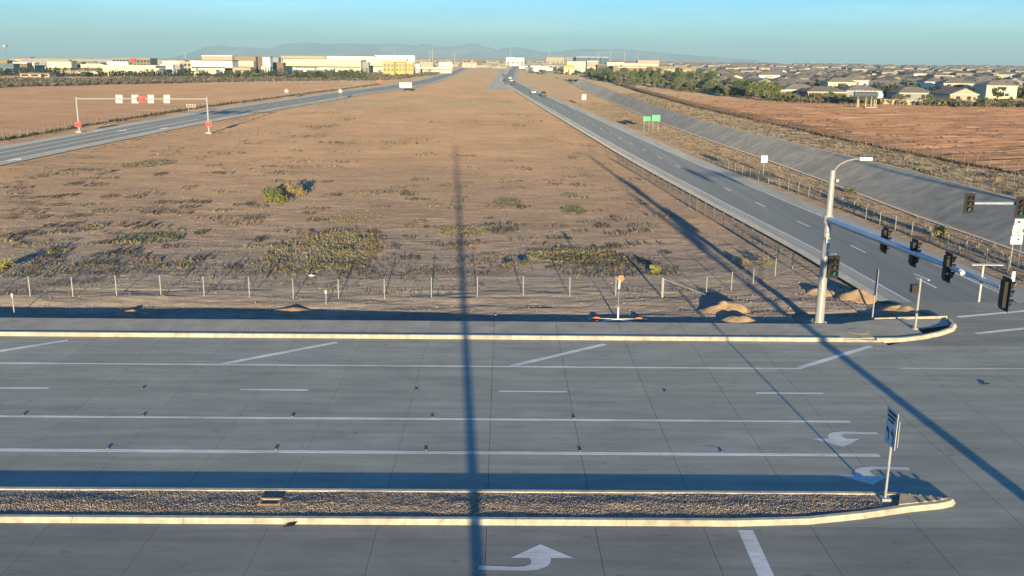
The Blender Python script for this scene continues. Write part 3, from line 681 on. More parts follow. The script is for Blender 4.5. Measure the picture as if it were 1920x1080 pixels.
b = MB(); b.prismy([(-.03, c3 - .17), (.03, c3 - .17), (.03, c3), (.13, c3), (0, c3 + .17), (-.13, c3), (-.03, c3)], -.0165, -.0135).build('arrow', m_blackp, t)
x, y = ground(1898, 529, 0); t = empty('marker_bollard', (x, y, gz(x, y)), 0, 'white bollard with dark cap in front of the route marker', 'bollard')
MB().tube((0, 0, -.1), (0, 0, .95), .17, .12, 12).build('shaft', m_white, t); MB().tube((0, 0, .95), (0, 0, 1.12), .1, .07, 10).build('cap', m_black, t); MB().tube((0, 0, -.05), (0, 0, .09), .3, .26, 12).build('foot', m_kerb, t)

# median sign, seen from its shaded side
t = empty('lane_sign', (13.75, 31.05, .14), rad(-90), 'white turn lane sign on a slim post at the median tip', 'road sign')
MB().tube((0, 0, 0), (0, 0, 3.2), .045, .045, 10).build('post', m_galv, t); MB().box(-.16, .16, -.16, .16, -.04, .09).build('foot', m_galv, t)
m_shw = mat('dull_white_sheet', (.5, .55, .58), .5); MB().box(-.46, .46, -.07, -.05, 2.85, 3.42).build('upper_panel', m_shw, t); MB().box(-.46, .46, -.07, -.05, 2.08, 2.83).build('lower_panel', m_shw, t)
strokes(t, [(-.36, .36, 3.22, 3.31), (-.36, .30, 3.06, 3.15), (-.30, .20, 2.92, 3.0)], m_blackp, -.0735)
for k in (-.2, .2):
    MB().prismy([(k + .03, 2.2), (k + .1, 2.2), (k + .1, 2.55), (k, 2.65), (k - .05, 2.65), (k - .05, 2.73), (k - .17, 2.6), (k - .05, 2.48), (k - .05, 2.56), (k + .03, 2.5)], -.0735, -.0705).build('turn_arrow', m_blackp, t)
MB().box(-.38, .38, .05, .065, 2.15, 3.1).build('rear_panel', m_alu, t)

# ---- traffic signal heads
def signal(loc, rz, label, lit=True, n=3, group='traffic signal heads'):
    t = empty('traffic_signal', loc, rz, label, 'traffic signal', group)
    h = .355 * n
    MB().box(-.17, .17, -.11, .11, -h / 2, h / 2).build('housing', m_black, t)
    bw = .36; MB().box(-bw, bw, -.06, -.045, -h / 2 - .14, h / 2 + .14).build('backplate', m_black, t)
    for i in range(n):
        z = h / 2 - .1775 - .355 * i
        ml = (m_off_r, m_off_a, m_greenlit if lit else m_off_g)[min(i, 2)]
        MB().tube((0, -.11, z), (0, -.125, z), .145, .145, 16).build('lens', ml, t)
        v = []; f = []; na = 12
        for j in range(na + 1):
            a = rad(-50 + 280 * j / na)
            for q in (-.111, -.111 - .28 * (.55 + .45 * max(0, math.sin(a)))): v.append((.155 * math.cos(a), q, z + .155 * math.sin(a)))
        for j in range(na): f.append((2 * j, 2 * j + 2, 2 * j + 3, 2 * j + 1))
        MB().add(v, f).build('visor', m_black, t)
    return t

def mast(base, h, arm_end, arm_z, label, lum=(1.55, 0, .65), r=(.27, .16), ar=(.20, .085), lumlab=None):
    bx, by, bz = base
    t = empty('signal_mast', base, 0, label, 'signal pole', 'traffic signal masts')
    MB().tube((0, 0, 0), (0, 0, h), r[0], r[1], 16).build('pole', m_galv, t, smooth=False)
    MB().box(-.42, .42, -.42, .42, -.25, .12).build('base_plate', m_kerb, t)
    for sx in (-.3, .3):
        for sy in (-.3, .3): MB().tube((sx, sy, .12), (sx, sy, .24), .03, n=6).build('anchor_bolt', m_galv, t)
    if arm_end:
        dx, dy = arm_end[0] - bx, arm_end[1] - by
        MB().tube((0, 0, arm_z), (dx, dy, arm_end[2] - bz), ar[0], ar[1], 14).build('mast_arm', mat('arm_steel', (.40, .46, .52), .4, metal=.55, var=.08), t)
        L = math.hypot(dx, dy); MB().tube((-dx / L * .05, -dy / L * .05, arm_z - .22), (-dx / L * .05, -dy / L * .05, arm_z + .26), r[1] + .12, r[1] + .12, 14).build('collar', m_galv, t)
    if lum:
        lx, ly, lz = lum; pts = [(0, 0, h - .15), (lx * .2, ly * .2, h + lz * .45), (lx * .5, ly * .5, h + lz * .85), (lx * .8, ly * .8, h + lz), (lx, ly, h + lz)]
        MB().path(pts, [.06, .055, .05, .045, .04], 8).build('luminaire_arm', m_galvd, t)
        a = math.atan2(ly, lx); o = MB().box(-.1, .62, -.16, .16, -.06, .1).build('luminaire', m_white, t, (lx, ly, h + lz), a)
    return t
mp = mast((19.0, 54.55, .0), 9.2, (20.35, 37.45, 6.45), 6.33, 'tall silver signal mast at the sidewalk with arm over the street')
MB().box(.14, .3, -.32, -.12, 8.55, 8.72).build('detector', m_galvd, mp); MB().box(-.12, .12, -.33, -.27, 5.0, 5.3).build('hand_hole', m_white, mp)
for px_, py_, z, lb, n_ in ((1653, 450, 6.35, 'signal head on the long mast arm, nearest its pole', 3), (1707, 474, 6.38, 'second signal head out from the pole on the long arm', 3), (1770, 501, 6.4, 'third signal head out from the pole on the long arm', 3), (1877, 551, 6.4, 'nearest signal head, at the tip of the long arm', 3)):
    x, y = ground(px_, py_, z); signal((x + .12, y, z), rad(90), lb, False, n_)
x, y, z = at(1561, 499.5, 54.4); signal((x, 54.3, z), rad(12), 'signal head with green light on the tall silver mast', True)
MB().tube((.1, 0, 3.6), (.6, -.15, 3.6), .04, n=6).tube((.1, 0, 4.3), (.6, -.15, 4.3), .04, n=6).build('signal_bracket', m_galv, mp)
# riser with a flat panel, and a small sensor, clamped to the arm
xa, ya = 20.28, 38.9
t = empty('riser_tube', (xa, ya, 6.0), 0, 'vertical riser tube with flat panel on top of the long arm', 'antenna'); MB().tube((0, 0, -.55), (0, 0, 1.05), .042, .042, 10).build('tube', m_alu, t)
MB().box(-.55, .8, -.14, .14, 1.06, 1.085).build('flat_panel', m_alu, t); MB().tube((0, .05, .42), (0, -.14, .42), .12, .12, 10).build('clamp', m_galv, t)
x, y = ground(1801, 514, 6.55); t = empty('sensor', (x, y, 6.5), 0, 'small white sensor sitting on the long mast arm', 'sensor'); MB().tube((0, 0, .0), (0, 0, .1), .05).build('stem', m_galv, t); MB().tube((0, .05, .17), (0, -.18, .14), .1, .1, 12).build('housing', m_white, t)
# far mast, arm from the right edge
fm = mast((40.4, 60.75, 0), 9.2, (30.45, 60.7, 6.45), 6.5, 'signal mast beyond the right edge with arm into view', lum=(-1.5, .4, .6))
MB().tube((-9.98, -.02, 5.75), (-9.98, -.02, 7.15), .06, n=10).build('end_tube', m_galv, fm)
for px_, py_, lb in ((1816.5, 381, 'green lit signal head at the far arm tip over the freeway'), (1913, 388, 'green lit signal head cut by the right photo edge')):
    x, y, z = at(px_, py_, 60.45); signal((x, y, z), rad(4), lb, True)
mast((61.2, 61, 0), 9.2, None, 0, 'tall lamp pole beyond the channel, outside the right edge', lum=(-1.2, 1.4, .6))
nm = mast((20.15, 12.2, 0), 9.2, (20.6, 28.4, 6.4), 6.2, 'signal mast on the near corner below the frame', lum=(.4, 1.8, .6), r=(.3, .2), ar=(.24, .12))
for k in (17, 21, 25): signal((20.45, k, 6.2), rad(-90), f'signal head on the near corner arm {["closest to its pole", "in the middle", "towards its tip"][(k - 17) // 4]}', False)
# pole that carries the camera
t = empty('camera_pole', (.78, -.6, 0), 0, 'tall steel pole that carries the roadside camera', 'camera pole')
MB().tube((0, 0, 0), (0, 0, 16.0), .23, .15, 18).build('pole', m_galv, t); MB().tube((0, 0, 15.6), (-.7, .2, 15.75), .05).build('bracket', m_galv, t); MB().box(-.55, .55, -.5, .1, .1, 1.5).build('cabinet', m_alu, t)

# ---- pedestrian post and sign post at the corner
t = empty('pedestrian_signal_post', (24.15, 53.1, .1), 0, 'slim post with black pedestrian signal box and top panel', 'signal post')
MB().tube((0, 0, 0), (0, 0, 3.15), .075, .06, 12).build('post', m_galv, t); MB().tube((0, 0, -.05), (0, 0, .12), .2, .16, 12).build('foot', m_galv, t)
MB().box(-.5, -.1, -.16, .18, 2.25, 2.72).build('pedestrian_signal', m_black, t); o = MB().box(-.07, .07, -.85, .75, 3.16, 3.2).build('top_panel', m_alu, t); o.rotation_euler[2] = rad(6)
MB().box(-.05, .05, -.1, -.06, 1.0, 1.18).build('push_button', m_black, t)
t = empty('edge_on_sign', (22.6, 55.6, gz(22.6, 55.6)), 0, 'thin sign seen edge on between mast and pedestrian post', 'road sign')
MB().tube((0, 0, -.2), (0, 0, 3.5), .045, .045, 8).build('post', m_galv, t); o = MB().box(.04, .055, -.4, .4, 1.9, 3.55).build('panel', m_alu, t); o.rotation_euler[2] = rad(-17); MB().tube((0, 0, -.05), (0, 0, .1), .11).build('foot', m_kerb, t)

# ---- portable sign stand
t = empty('portable_sign_stand', (7.0, 55.0, gz(7, 55) + .02), 0, 'portable sign stand with orange sandbags and folded orange sign', 'sign stand')
MB().tube((0, 0, .1), (0, 0, .95), .05, .045, 8).build('lower_mast', m_white, t); MB().tube((0, 0, .95), (0, .05, 2.2), .02, .02, 8).build('spring_rod', m_galvd, t)
MB().tube((0, .05, 2.1), (.03, .05, 2.62), .055, .05, 8).build('upper_mast', m_white, t)
MB().tube((.08, .0, 2.72), (.08, .12, 2.74), .2, .18, 14).build('folded_sign', m_orange, t)
for sx, sy in ((-1, .35), (-1.05, -.4), (1.05, .32), (.85, -.5)):
    MB().tube((0, 0, .2), (1.75 * sx, sy * 1.5, .08), .04, .035, 6).build('leg', m_white, t)
    b = MB(); x, y = 1.25 * sx, 1.07 * sy
    v = []; k = 7
    for j in range(k):
        for a in range(8): v.append((x + (j - 3) * .09, y + .13 * math.sin(math.pi * (j + .4) / (k - .2)) * math.cos(a * .785), .13 + .11 * math.sin(math.pi * (j + .4) / (k - .2)) * math.sin(a * .785)))
    f = [(j * 8 + a, j * 8 + (a + 1) % 8, j * 8 + 8 + (a + 1) % 8, j * 8 + 8 + a) for j in range(k - 1) for a in range(8)]
    b.add(v, f).build('sandbag', m_orange, t)

# ---- raised reflectors on the lane lines, debris
rp = [(-20.8, 39.05), (-15.6, 39.05), (-9.1, 39.05), (-3.0, 39.05), (3.2, 39.05), (-15.7, 35.5), (-9.0, 35.5), (-3.0, 35.5), (3.2, 35.5), (8.9, 35.5), (-16.9, 42.5), (-4.0, 42.5), (7.8, 42.5)]
m_refl = mat('reflector_lens', (.3, .3, .28), .3)
hb = MB().prismx([(-.06, 0), (.06, 0), (.045, .035), (-.02, .045)], -.07, .07).mesh('body', mat('dark_marker', (.05, .05, .05), .6)); hl = MB().box(-.03, .03, -.064, -.045, .01, .03).mesh('lens', m_refl)
for i, (x, y) in enumerate(rp):
    ln_ = 'solid line beside the dashed lane' if y > 38 and y < 40 else 'wide solid line nearer the median' if y < 38 else 'dashed lane line'
    pos = ['first', 'second', 'third', 'fourth', 'fifth'][i % 5]
    t = empty('road_reflector', (x, y, .004), 0, f'{pos} small raised reflector from the left on the {ln_}', 'reflector', 'raised reflectors on the lane lines'); link('body', hb, t); link('lens', hl, t)
for i, (x, y) in enumerate([(14.9, 30.75), (15.25, 30.84), (15.6, 30.93), (14.75, 31.4), (15.1, 31.33), (15.45, 31.26), (15.95, 31.1)]):
    t = empty('nose_marker', (x, y, .191), 0, 'small dark reflector button on the tan median nose', 'reflector', 'reflector buttons on the median nose'); link('body', hb, t); link('lens', hl, t)
def scrap(x, y, z, r, m, label, cat, seed, name):
    v = rng.normal(0, 1, (14, 3)) * np.array([r, r * .7, r * .45]); v[:, 2] = np.abs(v[:, 2])
    import bmesh
    bm = bmesh.new(); [bm.verts.new(tuple(q)) for q in v]; bmesh.ops.convex_hull(bm, input=bm.verts); me = bpy.data.meshes.new(name)
    bmesh.ops.delete(bm, geom=[q for q in bm.verts if not q.link_faces], context='VERTS'); bm.to_mesh(me); bm.free(); me.materials.append(m)
    tag(link(name, me, None, (x, y, z)), label, cat)
scrap(-7.0, 29.12, .0, .13, m_black, 'black crumpled debris lying against the median kerb', 'debris', 1, 'tyre_scrap')
scrap(-13.6, 66.3, gz(-13.6, 66.3), .14, m_white, 'white litter at the foot of the large weed patch', 'litter', 2, 'litter')
scrap(*ground(1846, 720), .0, .09, m_black, 'small dark scrap lying alone in the junction', 'debris', 3, 'road_scrap')
scrap(*ground(667, 813), .0, .025, m_black, 'tiny dark scrap on the lane between solid lines', 'debris', 4, 'road_scrap')
x, y = ground(295, 289); scrap(x, y, gz(x, y), .12, m_white, 'white litter near the green weeds in the field', 'litter', 5, 'litter')
x, y = ground(515, 934); t = empty('drain_box', (x, 30.55, .113), 0, 'small concrete drain box sunk in the median gravel', 'drain')
MB().box(-.38, .38, .16, .24, 0, .10).box(-.38, .38, -.24, -.16, 0, .07).box(-.38, -.3, -.16, .16, 0, .085).box(.3, .38, -.16, .16, 0, .085).build('frame', m_pile, t); MB().box(-.3, .3, -.16, .16, .0, .012).build('opening', m_base, t)
t = empty('manhole_lid', (20.6, 52.5, .15), 0, 'round concrete lid in the sidewalk above the kerb inlet', 'manhole'); MB().tube((0, 0, -.02), (0, 0, .006), .62, .62, 28).build('ring', m_nose, t); MB().tube((0, 0, .0), (0, 0, .012), .54, .54, 28).build('lid', m_side, t)
# ================================================================== PLANTS
OLIVE, GREEN, GREY, STRAW, RUST, DARK = (.30, .265, .145), (.17, .185, .105), (.205, .19, .14), (.29, .24, .165), (.25, .17, .115), (.12, .105, .075)
def tufts(X, Y, Z, h, cols, k=6, spread=.7):
    """blades as bent triangles pairs; X,Y,Z,h arrays, cols (n,3)"""
    n = len(X); a = rng.uniform(0, 6.283, (n, k)); hh = h[:, None] * rng.uniform(.55, 1.15, (n, k)); ln = hh * rng.uniform(.15, spread, (n, k))
    w = h[:, None] * rng.uniform(.07, .16, (n, k)); bx = X[:, None] + rng.normal(0, .22, (n, k)) * h[:, None]; by = Y[:, None] + rng.normal(0, .22, (n, k)) * h[:, None]
    ca, sa = np.cos(a), np.sin(a); z0 = np.repeat(Z[:, None], k, 1) - .02
    p0 = np.stack([bx - sa * w, by + ca * w, z0], -1); p1 = np.stack([bx + sa * w, by - ca * w, z0], -1)
    p2 = np.stack([bx + ca * ln * .45 + sa * w, by + sa * ln * .45 - ca * w, z0 + hh * .62], -1); p3 = np.stack([bx + ca * ln, by + sa * ln, z0 + hh], -1)
    p4 = np.stack([bx + ca * ln * .45 - sa * w, by + sa * ln * .45 + ca * w, z0 + hh * .62], -1)
    V = np.stack([p0, p1, p2, p4, p3], 2).reshape(-1, 3); m = n * k
    f = np.array([(0, 1, 2), (0, 2, 3), (3, 2, 4)]); Fq = (f[None] + (np.arange(m) * 5)[:, None, None]).reshape(-1, 3)
    c = np.repeat(cols * rng.uniform(.6, 1.35, (n, 1)), k * 5, 0)
    return V, Fq, c
def ell(cx, cy, hw, hh, n):
    r = np.sqrt(rng.random(n)) ; a = rng.uniform(0, 6.283, n); u = r * np.cos(a); v = r * np.sin(a)
    e = .75 + .5 * (fbm(u * 2 + cx * .01, v * 2 + cy * .01, 2, 3) + .5); return cx + u * hw * e, cy + v * hh * e
def zarr(X, Y): return terrain(X, Y)[0]
def px_ellipse(cx, cy, hw, hh):
    x, y = ground(cx, cy); ya = ground(cx, cy + hh)[1]; yb = ground(cx, cy - hh)[1]; d = math.hypot(y, H)
    return x, (ya + yb) / 2, hw * d / F, (yb - ya) / 2
patches = [
 (612, 470, 100, 36, 1500, .42, OLIVE, 'large yellow green weed patch behind the fence left of centre'),
 (600, 506, 115, 13, 600, .32, GREY, 'dark grey green weeds along the near edge of the large patch'),
 (490, 497, 55, 14, 420, .34, GREY, 'grey green weeds left of the large yellow green patch'),
 (695, 470, 22, 28, 260, .36, RUST, 'rusty weeds at the right edge of the large patch'),
 (1085, 479, 90, 13, 900, .42, OLIVE, 'yellow green weed patch behind the portable sign stand'),
 (1150, 500, 115, 18, 1100, .38, GREY, 'grey green weeds spreading right behind the portable sign stand'),
 (700, 363, 85, 11, 420, .26, GREY, 'long low grey green weeds in mid field'),
 (640, 411, 60, 7, 260, .28, OLIVE, 'olive weed streak in front of the long grey green weeds'),
 (692, 405, 40, 6, 200, .26, OLIVE, 'small olive weed streak right of its neighbour in mid field'),
 (455, 411, 52, 9, 280, .3, GREY, 'brownish weed patch left of the olive streaks'),
 (285, 446, 62, 10, 420, .36, GREEN, 'green weed patch in the left part of the field'),
 (865, 433, 45, 11, 380, .34, OLIVE, 'round olive weed patch crossed by the camera pole shadow'),
 (953, 379, 26, 8, 180, .4, GREEN, 'small green weed clump right of the camera pole shadow'),
 (1076, 394, 24, 7, 170, .4, GREEN, 'small green weed clump near the freeway fence'),
 (1070, 366, 18, 5, 90, .3, GREEN, 'tiny green weed clump above the small green one'),
 (1078, 296, 10, 4, 60, .5, GREY, 'dark weed clump at the tip of the lamp shadow'),
 (282, 307, 42, 8, 420, .34, GREEN, 'bright green weed patch near the left roadway'),
 (190, 309, 75, 8, 300, .26, GREY, 'grey weeds trailing left of the bright green patch'),
 (235, 506, 150, 17, 480, .3, GREY, 'broad grey green weeds behind the fence at left'),
 (60, 505, 75, 15, 200, .36, OLIVE, 'yellowish bushy weeds behind the fence at far left'),
 (770, 196, 170, 12, 900, .42, STRAW, 'broad straw coloured grass band at the far end of the field'),
 (700, 205, 110, 6, 420, .4, GREY, 'dull green grass in front of the straw coloured band'),
 (800, 238, 110, 6, 420, .32, GREY, 'faint green weed band across the far field'),
 (560, 213, 30, 4, 120, .4, GREY, 'small green weed clump near the left roadway bend'),
 (735, 268, 32, 6, 130, .34, GREY, 'thin grey green weeds in the upper middle field'),
 (520, 300, 70, 6, 240, .26, GREY, 'thin weed streak right of the bright green patch'),
 (1205, 424, 26, 5, 110, .3, GREY, 'small grey green weeds beside the lamp shadow'),
 (280, 393, 35, 6, 150, .3, GREY, 'dark weed clump in the left middle field'),
]
for cx, cy, hw, hh, n, h, c, lb in patches:
    n = int(n * (1.5 if c in (OLIVE, GREEN, STRAW) else .95)); h *= .55
    x, y, a, b = px_ellipse(cx, cy, hw, hh); X, Y = ell(x, y, a, b, n)
    cc = np.array(c)[None] * (1 + rng.normal(0, .13, (n, 3)))
    V, Fq, cl = tufts(X, Y, zarr(X, Y), h * .68 * rng.uniform(.5, 1.3, n), cc, 6)
    tag(link('weed_patch', npmesh('weed_patch', V, Fq, m_leaf, cl)), lb, 'weeds', 'weed patches in the field', 'stuff')
# thin scatter everywhere else in the field
XS, YS, HS, CS = [], [], [], []
def scat(X, Y, h, c): XS.append(X); YS.append(Y); HS.append(np.full(len(X), h)); CS.append(np.array(c)[None].repeat(len(X), 0))
for i in range(430):
    cx = random.uniform(0, 1250); cy = 175 + 330 * random.random() ** 1.3
    x, y = ground(cx, cy)
    if not (lerp(LN, y) + 4 < x < lerp(CL, y) - 8): continue
    x, y, a, b = px_ellipse(cx, cy, random.uniform(10, 42), random.uniform(1.5, 4)); n = int(random.uniform(14, 46))
    scat(*ell(x, y, a, b, n), random.uniform(.12, .24), random.choice([GREY, OLIVE, (.15, .12, .08), RUST, DARK, DARK]))
for i in range(60):                                        # bushes' worth along the fence line
    x, y = ground(random.uniform(0, 1300), random.uniform(482, 550)); scat(*ell(x, y, 1.6, .9, 40), .13, random.choice([GREY, GREY, DARK, (.19, .165, .115)]))
yy = rng.uniform(62, 330, 2600); k = rng.random(2600); xx = lerp(CL, yy) + 7.6 + k * np.maximum(.2, lerp(CN, yy) - .6 - lerp(CL, yy) - 7.6)
scat(xx[:1700], yy[:1700], .22, STRAW); scat(xx[1700:], yy[1700:], .26, (.17, .15, .08))
yy = rng.uniform(70, 420, 3600); k = rng.random(3600); xx = lerp(CF, yy) + .5 + k * (lerp(FC, yy) - lerp(CF, yy) - .8)
scat(xx[:2100], yy[:2100], .34, STRAW); scat(xx[2100:], yy[2100:], .36, (.15, .12, .07))
yy = rng.uniform(100, 480, 1500); scat(lerp(FC, yy) + rng.normal(0, .5, 1500), yy, .42, (.13, .095, .06))
yy = rng.uniform(100, 520, 1500); scat(lerp(LF, yy) - 5.5 + rng.normal(0, .9, 1500), yy, .5, (.11, .10, .055))
yy = rng.uniform(60, 240, 700); scat(lerp(CL, yy) - 6.6 + rng.normal(0, .4, 700), yy, .14, GREY)
yy = rng.uniform(130, 480, 700); scat(lerp(LN, yy) + 1.5 + rng.exponential(1.2, 700), yy, .2, (.16, .13, .08))
X = np.concatenate(XS); Y = np.concatenate(YS); V, Fq, cl = tufts(X, Y, zarr(X, Y), np.concatenate(HS) * rng.uniform(.6, 1.4, len(X)), np.concatenate(CS) * (1 + rng.normal(0, .1, (len(X), 3))), 4)
tag(link('scattered_weeds', npmesh('scattered_weeds', V, Fq, m_leaf, cl)), 'thin dry weeds scattered over the whole field', 'weeds', kind='stuff')

# ---- shrubs and trees
def leafcloud(n, blobs, size, c0, c1):
    """leaf-sized quads through several blobs (x,y,z,r); darker inside is left to the light"""
    w = np.array([b[3] ** 2.4 for b in blobs]); pick = rng.choice(len(blobs), n, p=w / w.sum()); B = np.array(blobs)[pick]
    d = rng.normal(0, 1, (n, 3)); d /= np.linalg.norm(d, axis=1)[:, None]; r = rng.random(n) ** .45
    C = B[:, :3] + d * (r * B[:, 3])[:, None] * np.array([1, 1, .8])
    u = rng.normal(0, 1, (n, 3)); u /= np.linalg.norm(u, axis=1)[:, None]; v = np.cross(u, rng.normal(0, 1, (n, 3))); v /= np.linalg.norm(v, axis=1)[:, None]
    s = size * rng.uniform(.5, 1.3, (n, 1))
    V = np.stack([C - u * s - v * s * .5, C + u * s - v * s * .6, C + u * s * .7 + v * s * .6, C - u * s * .8 + v * s * .5], 1).reshape(-1, 3)
    Fq = np.arange(n * 4).reshape(n, 4); t = rng.random((n, 1)); bt = np.array([hash((int(p), 5)) % 100 / 100. for p in pick])[:, None]
    c = (np.array(c0) * (1 - t) + np.array(c1) * t) * (.75 + .5 * bt)
    return V, Fq, np.repeat(c, 4, 0)
def crown_mesh(name, seed, R, Hh, n, size, c0, c1, blobs=11, base=.35):
    rr = random.Random(seed); bl = []
    for i in range(blobs):
        a = rr.uniform(0, 6.283); q = R * rr.uniform(.15, .72); z = Hh * rr.uniform(base, .86); bl.append((q * math.cos(a), q * math.sin(a), z, R * rr.uniform(.26, .46)))
    V, Fq, c = leafcloud(n, bl, size, c0, c1); V[:, 2] = np.maximum(V[:, 2], .05)
    return npmesh(name, V, Fq, m_leaf, c), bl
def trunk_mesh(bl, Hh, r):
    b = MB(); fork = (0, 0, Hh * .28); b.tube((0, 0, -.2), fork, r, r * .75, 7)
    for q in bl[:6]: b.path([fork, (q[0] * .5, q[1] * .5, Hh * .28 + (q[2] - Hh * .28) * .6), (q[0], q[1], q[2])], [r * .55, r * .35, r * .15], 5)
    return b.mesh('trunk', m_bark)
TREES = []
for i, (R, Hh, c0, c1) in enumerate([(2.6, 4.6, (.10, .12, .07), (.17, .185, .105)), (3.0, 5.2, (.075, .10, .055), (.135, .16, .08)), (2.2, 3.8, (.13, .135, .085), (.20, .195, .12)), (2.8, 6.2, (.05, .075, .045), (.09, .12, .065)), (3.4, 5.0, (.11, .14, .05), (.20, .23, .085)), (1.6, 2.4, (.16, .15, .085), (.25, .22, .13))]):
    cm, bl = crown_mesh('crown', 40 + i, R, Hh, 520, .30 if i != 5 else .2, c0, c1, base=.34 if i != 5 else .2); TREES.append((cm, trunk_mesh(bl, Hh, .16)))
def tree(x, y, kind, s, label, group, rz=None, name='tree', cat='tree'):
    t = empty(name, (x, y, gz(x, y)), random.uniform(0, 6.28) if rz is None else rz, label, cat, group); t.scale = (s, s, s * random.uniform(.9, 1.1))
    link('crown', TREES[kind][0], t); link('trunk', TREES[kind][1], t); return t
def shrub(px_, py_, R, Hh, c0, c1, n, label, size=.09):
    x, y = ground(px_, py_); t = empty('shrub', (x, y, gz(x, y)), 0, label, 'shrub', 'shrubs in the field'); cm, bl = crown_mesh('foliage', px_, R, Hh, n, size, c0, c1, 9, .2); link('foliage', cm, t); link('stems', trunk_mesh(bl, Hh, .03), t)
shrub(513, 372, 1.7, 1.1, (.09, .13, .06), (.18, .205, .095), 1100, 'green shrub in the middle of the field', .1)
shrub(548, 366, 1.6, 1.0, (.24, .19, .10), (.38, .28, .15), 900, 'dry tan shrub leaning against the green shrub', .1)
shrub(524, 379, 2.3, .45, (.16, .17, .06), (.28, .26, .10), 700, 'low yellow green growth at the foot of the green shrub', .09)
shrub(1229, 513, .55, .6, (.26, .27, .07), (.42, .40, .13), 380, 'small bright yellow bush behind the fence brace post', .06)
shrub(1759, 446, .95, 1.0, (.26, .24, .08), (.42, .36, .13), 520, 'yellow green bush beside the fence right of the freeway', .08)
shrub(10, 505, .9, .8, (.22, .22, .07), (.36, .33, .12), 420, 'yellow bush at the left photo edge behind the fence', .07)
shrub(1392, 497, .8, .5, (.28, .24, .13), (.40, .32, .18), 300, 'dry pale bush under the lamp shadow near the fence corner', .06)
shrub(1435, 496, .8, .55, (.24, .22, .11), (.36, .30, .15), 300, 'dry pale bush right of its twin near the fence corner', .06)
shrub(1590, 362, 1.1, .6, (.12, .14, .06), (.22, .22, .10), 300, 'green bush on the channel edge behind the tall mast', .08)
shrub(985, 497, .5, .4, (.08, .10, .05), (.16, .17, .09), 200, 'small dark bush left of the yellow green patch', .06)
shrub(955, 500, .6, .4, (.12, .12, .09), (.2, .19, .13), 220, 'small grey bush further left of the yellow green patch', .06)

# scrub belts: a mass nobody could count
def belt(name, polyfn, n, size, hgt, cset, label, k=26, leaf=.22):
    X, Y = polyfn(n); s = rng.uniform(*size, n); c = np.array(cset)[rng.integers(0, len(cset), n)]
    m = n * k; d = rng.normal(0, 1, (n, k, 3)); d /= np.linalg.norm(d, axis=2)[..., None]; d *= (rng.random((n, k)) ** .4)[..., None]
    C = np.stack([X, Y, zarr(X, Y)], -1)[:, None] + d * s[:, None, None] * np.array([1, 1, hgt]) ; C[..., 2] += (s * hgt * .8)[:, None]
    u = rng.normal(0, 1, (n, k, 3)); u /= np.linalg.norm(u, axis=2)[..., None]; v = np.cross(u, rng.normal(0, 1, (n, k, 3))); v /= np.linalg.norm(v, axis=2)[..., None]
    q = leaf * s[:, None, None] * rng.uniform(.6, 1.3, (n, k, 1))
    V = np.stack([C - u * q - v * q * .6, C + u * q - v * q * .6, C + v * q], 2).reshape(-1, 3); Fq = np.arange(m * 3).reshape(-1, 3)
    cl = np.repeat(c * rng.uniform(.65, 1.3, (n, 1)), k * 3, 0)
    tag(link(name, npmesh(name, V, Fq, m_leaf, cl)), label, 'scrub', kind='stuff')
def quadpx(pts):                                           # region between a near and a far edge given in photo points
    nr_, fr_ = pts
    def f(n):
        t = rng.random(n); u = rng.random(n); a = np.array([ground(*p) for p in nr_]); b = np.array([ground(*p) for p in fr_]); s = np.linspace(0, 1, len(a)); s2 = np.linspace(0, 1, len(b))
        ax, ay = np.interp(t, s, a[:, 0]), np.interp(t, s, a[:, 1]); bx, by = np.interp(t, s2, b[:, 0]), np.interp(t, s2, b[:, 1])
        return ax + (bx - ax) * u, ay + (by - ay) * u
    return f
GS = [(.20, .165, .135), (.15, .14, .105), (.235, .19, .145), (.115, .125, .085), (.185, .15, .125)]
belt('scrub', quadpx([[(-40, 167), (150, 160), (300, 157), (480, 153), (600, 152), (730, 151), (820, 140)], [(-40, 149), (150, 150), (300, 147), (480, 141), (600, 138), (730, 135), (830, 133)]]), 5200, (.5, 1.35), .72, GS, 'grey brown desert scrub in front of the left hand buildings', 22, .3)
belt('scrub', quadpx([[(1095, 148), (1170, 163), (1260, 170), (1360, 182), (1460, 192), (1560, 196), (1660, 196), (1800, 201), (1960, 203)], [(1105, 134), (1170, 138), (1260, 143), (1360, 155), (1460, 172), (1560, 183), (1660, 191), (1800, 196), (1960, 197)]]), 900, (.7, 1.7), .8, [(.12, .13, .07), (.16, .145, .09), (.10, .12, .055), (.2, .17, .11)], 'low green and tan brush below the trees on the right', 22, .3)
belt('scrub', quadpx([[(1450, 233), (1600, 252), (1750, 278), (1920, 310)], [(1190, 165), (1320, 184), (1600, 205), (1920, 212)]]), 260, (.2, .5), .6, [(.16, .11, .07), (.22, .15, .09)], 'sparse dry brush over the red graded field', 14, .3)
# tree belt on the right
def place_word(x, y):
    d = np.array([x, y, 2.]) - CP; px_ = 960 + F * (d @ RT) / (d @ FW)
    for lim, w in ((1160, 'near the fence end'), (1215, 'before the left of the tan building'), (1275, 'before the tall dark window slots'), (1335, 'at the right end of the tan building'), (1400, 'left of the biggest green tree'), (1470, 'right of the biggest green tree'), (1590, 'left of the raised tank'), (1720, 'just right of the raised tank'), (1830, 'before the gabled house')):
        if px_ < lim: return w
    return 'near the right photo edge'
lbl = ['grey green desert tree in the belt before the houses', 'dark leafy tree in the belt before the houses', 'pale olive desert tree in the belt before the houses', 'tall dark tree in the belt before the houses', 'yellow green desert tree in the belt before the houses', 'low pale bush tree in the belt before the houses']
qf = quadpx([[(1100, 146), (1170, 160), (1260, 168), (1360, 181), (1460, 191)], [(1108, 134), (1170, 138), (1260, 143), (1350, 156), (1450, 175)]])
X, Y = qf(190)
